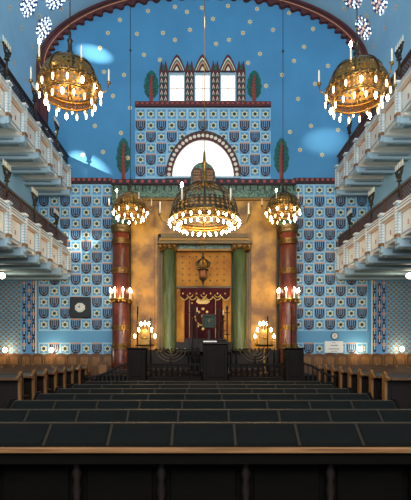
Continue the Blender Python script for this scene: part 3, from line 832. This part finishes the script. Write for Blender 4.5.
# ============================================================ CHANDELIERS
def chandelier(px, py, D, R, nl, na, label, lattice, power, hot, zl=.36, hs=1.0, ls=None):
    zc = Z(py, D); root = thing('chandelier', (X(px, D), D, zc), label, 'chandelier')
    # z=0 is the widest rim
    n = 40 if lattice else 40
    H = R*hs
    def prof(t): return (R*math.cos(t), H*math.sin(t))       # t 0 rim .. pi/2 top
    m = MB()
    def band(t0, t1, rows, n, fr, f=prof, mt='brass', diag=True):
        for j in range(rows):
            a0, a1 = t0+(t1-t0)*j/rows, t0+(t1-t0)*(j+1)/rows
            for i in range(n):
                u0, u1 = 2*PI*i/n, 2*PI*(i+1)/n
                def pt(u, v):
                    uu = u0+(u1-u0)*u; r_, z_ = f(a0+(a1-a0)*v); return Vector((r_*math.cos(uu), r_*math.sin(uu), z_))
                o4 = [pt(0, 0), pt(1, 0), pt(1, 1), pt(0, 1)]
                i4 = [pt(.5, fr), pt(1-fr, .5), pt(.5, 1-fr), pt(fr, .5)] if diag else [pt(fr, fr), pt(1-fr, fr), pt(1-fr, 1-fr), pt(fr, 1-fr)]
                nn = len(m.v)
                if diag:
                    m.mesh(o4+i4, [(0, 1, 4), (1, 5, 4), (1, 2, 5), (2, 6, 5), (2, 3, 6), (3, 7, 6), (3, 0, 7), (0, 4, 7)], mt)
                else: m.mesh(o4+i4, [(0, 1, 5, 4), (1, 2, 6, 5), (2, 3, 7, 6), (3, 0, 4, 7)], mt)
    if lattice:
        band(0, .95, 5, 36, .17); band(.95, 1.3, 2, 24, .2)
        dm = 'bronze'
    else:
        band(0, .42, 4, 40, .13, mt='bronze'); band(.42, 1.3, 6, 28, .02, mt='bronze', diag=False)
    m.build('pierced_dome', root, True)
    m = MB()
    nr = 10 if not lattice else 8
    for k in range(nr):
        a = 2*PI*(k+.5)/nr
        m.tube([(1.02*prof(t)[0]*math.cos(a), 1.02*prof(t)[0]*math.sin(a), prof(t)[1]*1.02) for t in [1.45*i/9 for i in range(10)]], .018*R/.75+.004, 'bronze', 5)
    m.build('dome_rib', root, True)
    m = MB(); m.torus((0, 0, 0), R, .035*R/.75, 'brass', 40, 6); m.torus((0, 0, .06), R*1.0, .015, 'bronze', 40, 5); m.torus((0, 0, H*math.sin(.62)), R*math.cos(.62), .02, 'bronze', 40, 5)
    # scroll work
    for k in range(24):
        a = 2*PI*k/24; m.lathe([(0, -.07), (.03, -.03), (.045, 0), (.02, .05), (0, .07)], (R*1.03*math.cos(a), R*1.03*math.sin(a), .02), 'gold', 6)
    m.build('rim', root, True)
    R2, z2 = R*.82, -R*zl
    m = MB()
    def f2(t): return (R+(R2-R)*t, z2*t)
    band(0, 1, 3, 36, .2, f2, 'gold')
    m.build('pierced_bowl', root, True)
    m = MB(); m.torus((0, 0, z2), R2, .03*R/.75, 'brass', 36, 6)
    for k in range(4):
        a = PI*k/4; m.tube([(R2*math.cos(a), R2*math.sin(a), z2), (-R2*math.cos(a), -R2*math.sin(a), z2)], .008, 'brass', 4)
    m.lathe([(0, -.1), (.06, -.04), (.04, .1), (.02, H+abs(z2))], (0, 0, z2), 'brass', 8)
    m.build('lower_ring', root, True)
    # hanging lamps
    sc_ = ls or R/.75
    def lmp(hotb):
        mm = MB(); mm.tube([(0, 0, .0), (0, 0, -.05*sc_)], .01, 'brass', 5); mm.lathe([(.016, -.05*sc_), (.045*sc_, -.1*sc_), (.03*sc_, -.11*sc_)], (0, 0, 0), 'brass', 8)
        o = mm.build('lamp_cup', root, True)
        mm = MB(); b_ = 1.5 if hotb else 1
        mm.lathe([(.016*sc_, -.1*sc_), (.026*sc_*b_, -.15*sc_), (.024*sc_*b_, -.22*sc_), (.006, -.27*sc_)], (0, 0, 0), 'bulb_hot' if hotb else 'bulb', 8)
        mm.build('bulb', o, True); return o
    pr = {False: lmp(False), True: lmp(True)}; used = {False: False, True: False}
    k_ = 0
    for ring, (rr, zz, cnt, ph) in enumerate(((R*1.06, -.02, nl, 0), (R2, z2-.01, nl, .5))):
        for k in range(cnt):
            a = 2*PI*(k+ph)/cnt; h_ = (k_ % hot == 0); k_ += 1
            if not used[h_]: o = pr[h_]; used[h_] = True
            else: o = copy_tree(pr[h_], root)
            o.location = (rr*math.cos(a), rr*math.sin(a), zz)
    # arms with upright candles
    if ls: sc_ = 1.0
    for k in range(na):
        a = 2*PI*(k+.0)/na+(.04); ca, sa = math.cos(a), math.sin(a); RO = R*1.33
        m = MB(); m.tube([(R*1.0*ca, R*1.0*sa, -.0), (R*1.12*ca, R*1.12*sa, -.12*sc_), (R*1.27*ca, R*1.27*sa, -.08*sc_), (RO*ca, RO*sa, .08*sc_)], .016*sc_, 'brass', 6)
        m.lathe([(.01, 0), (.05*sc_, .04), (.055*sc_, .08), (.02, .09)], (RO*ca, RO*sa, .07*sc_), 'brass', 8)
        o = m.build('arm', root, True)
        m = MB(); m.lathe([(.024*sc_, 0), (.022*sc_, .32*sc_), (.006, .36*sc_)], (RO*ca, RO*sa, .14*sc_), 'ivory', 8); m.build('candle', o, True)
        if k % 3 == 1:
            m = MB(); m.lathe([(.01, .34*sc_), (.04*sc_, .39*sc_), (.035*sc_, .44*sc_), (.004, .5*sc_)], (RO*ca, RO*sa, .14*sc_), 'bulb_hot', 8); m.build('bulb', o, True)
    # stem and rod up to the vault
    x = X(px, D); zv = EZ+EB*math.sqrt(max(0, 1-(x/EA)**2))
    m = MB(); m.lathe([(.16*sc_, H*.97), (.12*sc_, H*1.02), (.07*sc_, H*1.12), (.09*sc_, H*1.2), (.06*sc_, H*1.25), (.05*sc_, H*1.55), (.08*sc_, H*1.6), (.04*sc_, H*1.66), (.03*sc_, H*1.9), (.012, H*1.95)], (0, 0, 0), 'bronze' if lattice else 'brass', 12); m.build('stem', root, True)
    m = MB(); m.tube([(0, 0, H*1.9), (0, 0, zv-zc)], .013 if lattice else .011, 'bronze' if lattice else 'brass', 6)
    m.lathe([(0, -.08), (.05, 0), (0, .08)], (0, 0, (zv-zc)*.62), 'bronze', 8)
    m.lathe([(.02, -.2), (.12, -.05), (.12, 0)], (0, 0, zv-zc), 'bronze', 12); m.build('rod', root, True)
    lamp('POINT', 'chandelier_light', (X(px, D), D, zc-.1), power, (1, .72, .4), shadow_soft_size=R*.5)
chandelier(70, 87, 11.0, .74, 14, 6, 'large brass chandelier hanging beside the dark upper balcony railing', True, 60, 6)
chandelier(357, 90, 11.0, .74, 14, 6, 'large brass chandelier hanging beside the brown upper balcony railing', True, 60, 5)
chandelier(204.5, 219, 12.5, .97, 26, 6, 'widest brass chandelier hanging on the centre axis before the ark', False, 260, 1, hs=1.05, zl=.13, ls=.62)
chandelier(130.3, 209, 17.3, .64, 12, 6, 'small brass chandelier in front of the capital beside the black clock wall', True, 45, 3)
chandelier(283, 209, 17.3, .64, 12, 6, 'small brass chandelier in front of the capital beside the notice wall', True, 45, 2)

# ============================================================ PLATFORM AND RAILINGS
PD = 15.5; PZ = .76; OX = X(215, PD)
m = MB(); m.box((-3.96, 15.95, 0), (4.25, DW-.02, PZ), 'black_wood', .02)
tag(m.build('platform'), 'low dark wooden platform under the ark and the reading podium', 'platform')
def pier(px0, px1, label):
    D = PD-.05; r = thing('railing_pier', (X((px0+px1)/2, D), D, 0), label, 'pier', 'piers of the platform railing')
    hw = (px1-px0)/2/F*D
    m = MB(); m.box((-hw, -.3, 0), (hw, .3, Z(349.5, D)), 'black_wood', .02); m.build('body', r)
    m = MB(); m.box((-hw*.62, -.325, Z(376, D)), (hw*.62, -.3, Z(354, D)), 'black_wood', .015); m.build('panel', r)
    m = MB(); m.box((-hw-.03, -.33, Z(349.5, D)), (hw+.03, .33, Z(347.7, D)), 'black_wood', .02); m.build('cap', r)
pier(129, 146.5, 'square black railing pier in front of the red column beside the clock wall')
pier(284, 302, 'square black railing pier in front of the red column beside the notice wall')
D = PD-.15
po = thing('reading_podium', (X(215, D), D, 0), 'tall dark wooden reading podium at the middle of the railing', 'podium')
m = MB(); hw = 12/F*D; m.box((-hw, -.35, 0), (hw, .3, Z(344.5, D)), 'black_wood', .02); m.build('body', po)
m = MB(); m.box((-hw*.75, -.375, .75), (hw*.75, -.35, Z(348, D)), 'black_wood', .015); m.build('panel', po)
m = MB(); m.box((-hw-.05, -.4, Z(344.5, D)), (hw+.05, .33, Z(342.5, D)), 'oak_dark', .02); m.build('top', po)
m = MB(); m.box((-.24, -.2, 0), (.24, .12, .055), 'paper', .01); m.box((-.26, -.22, -.0), (.26, .14, .012), 'ink', .003)
o = m.build('open_book', None, False, (X(210, D), D, Z(342.5, D))); tag(o, 'white open prayer book lying on the reading podium', 'book')
def balustrade(px0, px1, mc, label):
    D = PD+.0; x0, x1 = X(px0, D), X(px1, D); r = thing('balustrade', ((x0+x1)/2, D, PZ), label, 'railing'); hw = (x1-x0)/2
    z = lambda py: Z(py, D)-PZ
    m = MB(); m.box((-hw, -.05, z(366)), (hw, .05, z(363.3)), 'black_wood', .01); m.build('middle_rail', r)
    m = MB(); m.box((-hw, -.07, z(377)), (hw, .07, z(376)), 'black_wood', .01); m.build('bottom_rail', r)
    m = MB(); m.box((-hw, -.3, -PZ), (hw*.98, .1, z(377)), 'black_wood', .01); m.build('boxed_plinth', r)
    n = max(6, int((px1-px0)/5)); pb = None
    for i in range(n):
        xx = -hw+(i+.5)*2*hw/n
        if pb is None:
            m = MB(); m.lathe([(.035, z(376.2)), (.06, z(375)), (.035, z(373)), (.06, z(370.5)), (.03, z(368)), (.045, z(366))], (0, 0, 0), 'black_wood', 8); pb = m.build('baluster', r, True); pb.location = (xx, 0, 0)
        else: c = copy_tree(pb, r); c.location = (xx, 0, 0)
    pp = None
    for i in range(n):
        px = px0+(i+.5)*(px1-px0)/n
        if abs(px-mc) < 15.5: continue
        m = MB(); m.lathe([(.03, z(363.4)), (.025, z(356)), (.05, z(354)), (.025, z(352)), (.02, z(349)), (.0, z(347))], (X(px, D)-(x0+x1)/2, 0, 0), 'black_wood', 8); m.build('picket', r, True)
    m = MB(); c0 = X(mc, D)-(x0+x1)/2; zc = z(350)
    for q in range(1, 5):
        R_ = 3.7*q/F*D; m.tube([(c0+R_*math.cos(t), 0, zc-R_*.78*math.sin(t)) for t in [PI*i/14 for i in range(15)]], .032, 'bronze', 6)
        for s in (-1, 1): m.lathe([(.03, -.02), (.06, .02), (.05, .07)], (c0+s*R_, 0, zc), 'bronze', 8)
    m.tube([(c0, 0, z(363.4)), (c0, 0, zc+.06)], .04, 'bronze', 8)
    m.build('menorah_ornament', r, True)
balustrade(148, 202, 171, 'dark railing with a menorah ornament between podium and the clock-side pier')
balustrade(228, 282.4, 255, 'dark railing with a menorah ornament between podium and the notice-side pier')
# stair rails
def stair_rail(pts, bot, label, D=PD-.05):
    r = thing('stair_rail', (X(pts[0][0], D), D, .0), label, 'railing'); ox = X(pts[0][0], D)
    # smooth curve
    def at(px):
        for (a, b), (c, d) in zip(pts, pts[1:]):
            lo, hi = min(a, c), max(a, c)
            if lo <= px <= hi:
                t = (px-a)/(c-a); t2 = t; return b+(d-b)*t2
        return pts[-1][1]
    xs = [pts[0][0]+(pts[-1][0]-pts[0][0])*i/24 for i in range(25)]
    m = MB(); m.tube([(X(p, D)-ox, 0, Z(at(p), D)) for p in xs], .045, 'dark_iron', 6); m.build('handrail', r, True)
    m = MB(); m.tube([(X(p, D)-ox, 0, Z(bot, D)) for p in (pts[0][0], pts[-1][0])], .035, 'dark_iron', 5); m.build('bottom_bar', r)
    n = int(abs(pts[-1][0]-pts[0][0])/4)
    for i in range(n+1):
        p = pts[0][0]+(pts[-1][0]-pts[0][0])*i/n
        m = MB(); m.tube([(X(p, D)-ox, 0, 0), (X(p, D)-ox, 0, Z(at(p), D))], .024, 'dark_iron', 5); m.build('picket', r)
    m = MB(); p = pts[-1][0]; m.lathe([(.07, 0), (.07, Z(at(p), D)+.0), (.09, Z(at(p), D)+.04), (.0, Z(at(p), D)+.12)], (X(p, D)-ox, 0, 0), 'black_wood', 8); m.build('newel', r, True)
stair_rail([(127.4, 363.8), (119, 366), (108.6, 372), (99, 375.5), (86, 377.5)], 383, 'black iron stair rail sloping down towards the clock-side benches')
stair_rail([(303.7, 363.4), (312, 366), (322.6, 372), (329, 375.5), (335.5, 377)], 383, 'black iron stair rail sloping down towards the notice-side benches')
# electric menorah lamps beside the ark
def menorah_lamp(cx, bulbs, label):
    D = 17.2; zb = PZ; r = thing('menorah_lamp', (X(cx, D), D, zb), label, 'lamp', 'lit menorah lamps beside the ark')
    ox = X(cx, D)
    m = MB(); m.lathe([(.22, 0), (.2, .05), (.06, .1), (.04, .3), (.04, Z(345, D)-zb)], (0, 0, 0), 'brass', 10)
    m.box((-.36, -.05, Z(346.5, D)-zb), (.36, .05, Z(344.5, D)-zb), 'brass', .01); m.build('stand', r, True)
    m = MB(); z = lambda py: Z(py, D)-zb
    m.prism([(-.17, z(344.5)), (.17, z(344.5)), (.17, z(338)), (.24, z(333)), (.17, z(331)), (.12, z(333)), (.08, z(329.5)), (0, z(331)), (-.08, z(329.5)), (-.12, z(333)), (-.17, z(331)), (-.24, z(333)), (-.17, z(338))], -.03, .03, 'brass')
    m.torus((0, -.04, z(338)), .1, .02, 'gold', 14, 5)
    m.build('crest', r)
    for bx_, by_ in bulbs:
        x_ = X(bx_, D)-ox
        m = MB(); m.tube([(x_*.4, 0, z(345)), (x_, 0, z(344)), (x_, 0, z(by_)-.08)], .014, 'brass', 5); m.lathe([(.01, 0), (.04, .03), (.02, .05)], (x_, 0, z(by_)-.12), 'brass', 8); o = m.build('branch', r, True)
        m = MB(); m.lathe([(.015, -.08), (.04, -.02), (.035, .05), (.004, .1)], (x_, 0, z(by_)), 'bulb_hot', 8); m.build('bulb', o, True)
    lamp('POINT', 'menorah_light', (ox, D-.1, Z(329, D)), 70, (1, .66, .3), shadow_soft_size=.15)
menorah_lamp(144.8, [(141, 324), (145, 323.5), (148.8, 324), (138.7, 330), (151.6, 330), (134.8, 336.5), (154.8, 336.5)], 'lit brass menorah lamp with crest beside the clock-side red column')
menorah_lamp(264.3, [(260, 324), (263.4, 323.3), (267.2, 323.7), (257.6, 330), (271, 330), (255, 336.5), (274, 336.5)], 'lit brass menorah lamp with crest beside the notice-side red column')
def pole(px, pt, D, label):
    r = thing('candle_pole', (X(px, D), D, PZ), label, 'candle stand'); h = Z(pt, D)-PZ
    m = MB(); m.lathe([(.15, 0), (.15, .03), (.04, .08)], (0, 0, 0), 'dark_iron', 10); m.build('base', r, True)
    m = MB(); m.lathe([(.022, .05), (.022, h-.3), (.04, h-.28), (.03, h-.2), (.03, h-.02), (0, h)], (0, 0, 0), 'dark_iron', 8); m.build('shaft', r, True)
pole(137.6, 306, 16.7, 'tall thin black candle pole nearest the clock-side red column'); pole(150.5, 318, 16.7, 'shorter thin black candle pole between menorah lamp and green column')
pole(267.6, 316, 16.7, 'thin black candle pole in front of the notice-side menorah lamp'); pole(291.3, 306, 16.9, 'tall thin black candle pole in front of the notice-side red column')

# ============================================================ CLOCKS, NOTICE, SCONCES
D = DW-.06
m = MB(); m.box((X(70, D), D-.06, Z(318, D)), (X(91, D), D+.03, Z(297, D)), 'clock_black', .02)
r = m.build('wall_clock'); tag(r, 'large square black clock hung on the menorah tile wall', 'clock')
m = MB(); m.box((X(70.8, D), D-.085, Z(299, D)), (X(90.2, D), D-.06, Z(297.6, D)), 'arch_dark'); m.box((X(70.8, D), D-.085, Z(317.4, D)), (X(90.2, D), D-.06, Z(316, D)), 'arch_dark'); m.build('clock_rim', r)
m = MB(); c = P(80, 307.5, D-.07); m.face([c+Vector((.24*math.cos(PI*i/4+.39), 0, .22*math.sin(PI*i/4+.39))) for i in range(8)], 'clock_face'); m.build('clock_dial', r)
m = MB(); c.y -= .01
m.tube([c, c+Vector((-.1, 0, .04))], .016, 'ink', 4); m.tube([c, c+Vector((-.04, 0, .13))], .011, 'ink', 4)
for i in range(12): a = PI*i/6; m.tube([c+Vector((.17*math.cos(a), 0, .17*math.sin(a))), c+Vector((.2*math.cos(a), 0, .2*math.sin(a)))], .008, 'ink', 4)
m.build('clock_hand', r)
m = MB(); m.tube([(0, -.05, 0), (0, 0, 0)], .17, 'bronze', 24); r = m.build('wall_clock', None, False, tuple(P(334.4, 336, DW-.02))); tag(r, 'small round clock with cream dial above the white notice', 'clock')
m = MB(); m.tube([(0, -.062, 0), (0, -.05, 0)], .135, 'clock_face', 24); m.build('clock_dial', r)
m = MB(); m.tube([(0, -.07, 0), (0, -.07, .09)], .01, 'ink', 4); m.tube([(0, -.07, 0), (-.05, -.07, -.03)], .013, 'ink', 4); m.build('clock_hand', r)
D = DW-.25
m = MB(); m.box((X(324.8, D), D, Z(352.8, D)), (X(343.2, D), D+.02, Z(341.2, D)), 'paper')
r = m.build('notice_board'); tag(r, 'white notice sheet with dark lines of text under the round clock', 'notice')
m = MB(); random.seed(3)
for cy, h_, a, b in ((342.7, .45, 332.4, 335.2), (345.4, .8, 330.6, 337.4), (348.9, .7, 328.8, 339.2), (351.2, .45, 331, 337)):
    px = a
    while px < b:
        w_ = random.uniform(.35, .7); bx(m, px, cy-h_/2, px+w_, cy+h_/2, D-.004, .004, 'ink', 0); px += w_+.22
m.build('notice_text', r)
def sconce(px, py, label):
    D = DW-.2; r = thing('wall_lamp', tuple(P(px, py, D)), label, 'wall lamp', 'lit lamps on the wall above the stalls')
    m = MB(); m.box((-.05, .12, -.12), (.05, .2, .08), 'brass', .01); m.tube([(0, .15, -.05), (0, 0, -.14)], .015, 'brass', 5); m.build('bracket', r)
    m = MB(); m.lathe([(.02, -.12), (.08, -.07), (.1, 0), (.08, .07), (.02, .11)], (0, 0, 0), 'sconce_glass', 12); m.build('lamp_shade', r, True)
    lamp('POINT', 'wall_lamp_light', tuple(P(px, py, D-.22)), 16, (1, .84, .6), shadow_soft_size=.08)
sconce(5, 350, 'glowing wall lamp on the stencilled wall beyond the clock, under the balcony'); sconce(51.5, 350, 'glowing wall lamp on tiles below the black square clock')
sconce(360, 349, 'glowing wall lamp on tiles beside the white notice'); sconce(402, 349, 'glowing wall lamp on the stencilled wall beyond the notice, under the balcony')
def soffit(px, side, label):
    D = 17.0; zt = EYE+3.54; r = thing('ceiling_lamp', (X(px, D), D, zt), label, 'ceiling lamp', 'round lamps under the balconies')
    m = MB(); m.lathe([(.14, -.05), (.14, 0)], (0, 0, 0), 'gallery_white', 16); m.tube([(0, 0, -.05), (0, 0, -.5)], .015, 'brass', 5); m.build('mount', r)
    m = MB(); m.lathe([(.03, -.72), (.11, -.66), (.13, -.6), (.1, -.52), (.03, -.49)], (0, 0, 0), 'sconce_glass', 14); m.build('lamp_globe', r, True)
    lamp('POINT', 'soffit_light', (X(px, D), D, zt-.85), 22, (1, .9, .74), shadow_soft_size=.1)
soffit(2, -1, 'glowing globe under the lower balcony on the clock side'); soffit(409.5, 1, 'glowing globe under the lower balcony on the notice side')

# ============================================================ STALLS ALONG THE END WALL
def stall():
    r = thing('wall_stall', (0, 0, 0), '', 'seat')
    w_ = .26
    m = MB(); top = Z(353.5); n = 10
    arc = [(w_*math.cos(PI*i/n), top-.09+.1*math.sin(PI*i/n)**1.0) for i in range(n+1)]
    m.prism([(w_, 0)]+arc+[(-w_, 0)], -.06, 0, 'oak'); m.build('back', r)
    m = MB(); arc = [(w_*.68*math.cos(PI*i/n), top-.22+.09*math.sin(PI*i/n)) for i in range(n+1)]
    m.prism([(w_*.68, 1.0)]+arc+[(-w_*.68, 1.0)], -.085, -.06, 'oak_light'); m.build('carved_panel', r)
    m = MB(); m.box((-w_-.015, -.1, 0), (-w_+.025, 0, top-.02), 'oak_light', .01); m.box((-w_-.015, -.45, 0), (-w_+.025, -.1, .72), 'oak', .01); m.build('side_post', r)
    m = MB(); m.box((-w_+.025, -.42, .4), (w_-.015, -.06, .45), 'oak_dark', .01); m.build('seat', r)
    return r
ps = stall(); first = True
xs = []
k = 0
while X(108.5)-.52*k > -9.8: xs.append(('clock', X(108.5)-.52*k, k)); k += 1
k = 0
while X(306)+.52*k < 9.8: xs.append(('notice', X(306)+.52*k, k)); k += 1
ORD = ['first', 'second', 'third', 'fourth', 'fifth', 'sixth', 'seventh', 'eighth', 'ninth', 'tenth', 'eleventh', 'twelfth']
for wn, x, k in xs:
    if abs((x)/DW*F) > 208: continue
    o = ps if first else copy_tree(ps); first = False
    o.location = (x, DW-.1, 0)
    o['label'] = 'carved oak wall stall, %s from the red column on the %s side' % (ORD[k], wn); o['group'] = 'oak stalls along the end wall'
# higher end stalls near the columns
for wn, px0, px1 in (('clock', 97.5, 108),):
    D = 18.2; r = thing('side_bench', (X((px0+px1)/2, D), D, 0), 'panelled oak bench end in front of the wall stalls beside the stair rail', 'bench')
    hw = (px1-px0)/2/F*D
    m = MB(); m.box((-hw, -.05, 0), (hw, .02, Z(362, D)), 'oak', .02); m.build('back', r)
    m = MB(); m.box((-hw*.7, -.07, Z(376, D)), (hw*.7, -.05, Z(365, D)), 'oak_light', .015); m.build('panel', r)
    m = MB(); m.box((-hw, .02, .4), (hw, .35, .45), 'oak_dark', .01); m.build('seat', r)

# ============================================================ PEWS
# central block: desks behind each back; +y is towards the ark
def pew_row(nl, lw, dark=True):
    r = thing('pew', (0, 0, 0), '', 'pew'); W = nl*lw
    DT = 0.0; LD = .217; RISE = .75
    zt = 1.0; zn = zt-LD*RISE
    wood = 'pew_dark'
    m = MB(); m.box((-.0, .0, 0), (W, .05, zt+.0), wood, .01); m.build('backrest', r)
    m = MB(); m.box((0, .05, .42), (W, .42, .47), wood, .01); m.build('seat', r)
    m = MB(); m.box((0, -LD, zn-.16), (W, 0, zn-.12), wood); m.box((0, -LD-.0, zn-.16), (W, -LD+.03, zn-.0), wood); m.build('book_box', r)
    m = MB(); m.box((0, -LD-.045, zn-.055), (W, -LD+.0, zn-.004), 'pew_rail', .008); m.build('lip_rail', r)  # lip in lighter golden wood than the rest of the pew
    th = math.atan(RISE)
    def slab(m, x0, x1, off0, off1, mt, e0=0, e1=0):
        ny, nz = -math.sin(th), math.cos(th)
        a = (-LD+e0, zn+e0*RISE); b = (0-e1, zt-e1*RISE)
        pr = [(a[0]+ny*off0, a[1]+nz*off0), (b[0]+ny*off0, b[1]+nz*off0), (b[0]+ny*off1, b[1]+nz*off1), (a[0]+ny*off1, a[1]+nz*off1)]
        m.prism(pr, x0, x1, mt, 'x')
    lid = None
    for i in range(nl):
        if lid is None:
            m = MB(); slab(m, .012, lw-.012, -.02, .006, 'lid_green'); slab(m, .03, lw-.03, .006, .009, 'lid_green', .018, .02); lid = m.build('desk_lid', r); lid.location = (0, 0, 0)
        else: c = copy_tree(lid, r); c.location = (i*lw, 0, 0)
    dv = None
    for i in range(nl+1):
        if dv is None: m = MB(); slab(m, -.012, .012, -.02, .012, 'strip_wood'); dv = m.build('divider', r)
        else: c = copy_tree(dv, r); c.location = (i*lw, 0, 0)
    m = MB(); m.box((0, -.012, zt-.004), (W, .055, zt+.012), 'strip_wood', .005); m.build('top_rail', r)
    for x in (-.05, W):
        m = MB(); m.prism([(-LD-.03, 0), (.45, 0), (.45, .55), (.1, .62), (.06, zt+.03), (0, zt+.03), (-LD-.03, zn+.0)], x, x+.05, 'pew_dark', 'x'); m.build('end_panel', r)
    k = 0
    x = W/2-4.5*.787
    while x < W:
        if x > 0:
            m = MB(); m.lathe([(.045, .05), (.045, .12), (.03, .16), (.05, .24), (.03, .3), (.045, .4), (.03, .48), (.05, .56), (.03, .62), (.04, .68), (.04, zn-.18)], (x, -.06, 0), 'oak_dark', 10); m.build('baluster', r, True)
            m = MB(); m.box((x-.31+.39, -.02, .12), (x+.31+.39, 0, zn-.24), 'pew_dark', .012)
            m.torus((x+.39, -.02, .45), .12, .012, 'oak_dark', 16, 5) if False else None
            m.build('back_panel', r)
        x += .787
    return r
LW = .574
p0 = pew_row(9, LW); first = True
for k in range(7):
    o = p0 if first else copy_tree(p0); first = False
    o.location = (-.27-4*LW-.012, 4.07+.9*k, 0)
    o['label'] = ['nearest long dark pew with bright worn lip rail across the foreground', 'long dark pew with sloping green desk lids, second row from the camera', 'long dark pew with sloping green desk lids, third row from the camera', 'long dark pew with sloping green desk lids, middle of seven rows', 'long dark pew with sloping green lids, third row before the podium', 'long dark pew with sloping green lids, second row before the podium', 'farthest long dark pew with green lids, closest to the platform'][k]
    o['group'] = 'long dark pews of the central block'
# side benches
def side_pew():
    r = thing('side_pew', (0, 0, 0), '', 'pew'); W = 4.6; zt = 1.08
    m = MB(); m.box((0, 0, .05), (W, .04, zt-.05), 'oak_dark', .01); m.build('backrest', r)
    m = MB(); m.prism([(-.28, zt-.13), (.03, zt), (.03, zt-.03), (-.28, zt-.16)], 0, W, 'desk_grey', 'x'); m.box((0, -.3, zt-.17), (W, -.27, zt-.11), 'oak', .006)
    m.build('book_desk', r)
    m = MB(); m.box((0, 0, zt), (W, .06, zt+.025), 'oak', .006); m.build('top_rail', r)
    m = MB(); m.box((0, .05, .42), (W, .42, .47), 'oak_dark', .01); m.build('seat', r)
    for x in (-.09, W/2, W-.09):
        m = MB(); m.prism([(-.08, 0), (.1, 0), (.1, zt-.05), (.1, zt+.0), (.03, zt+.05), (-.04, zt+.02), (-.12, zt-.06), (-.3, zt-.13), (-.28, zt-.17), (-.08, zt-.2)], x, x+.07, 'oak_light' , 'x')
        m.build('end_panel', r)
    for i in range(6):
        m = MB(); m.box((.12+i*.76, -.015, .2), (.12+i*.76+.62, 0, .8), 'oak_dark', .012); m.build('back_panel', r)
    return r
p1 = side_pew(); first = True
for side in (-1, 1):
    for k in range(8):
        y = 17.9-.92*k
        o = p1 if first else copy_tree(p1); first = False
        if side < 0: o.location = (-4.9-4.6+.09, y, 0)
        else: o.location = (4.9, y, 0)
        o['label'] = 'oak side bench with open desk, %s from the end wall on the %s side' % (ORD[k], 'clock' if side < 0 else 'notice')
        o['group'] = 'oak side benches under the balconies'
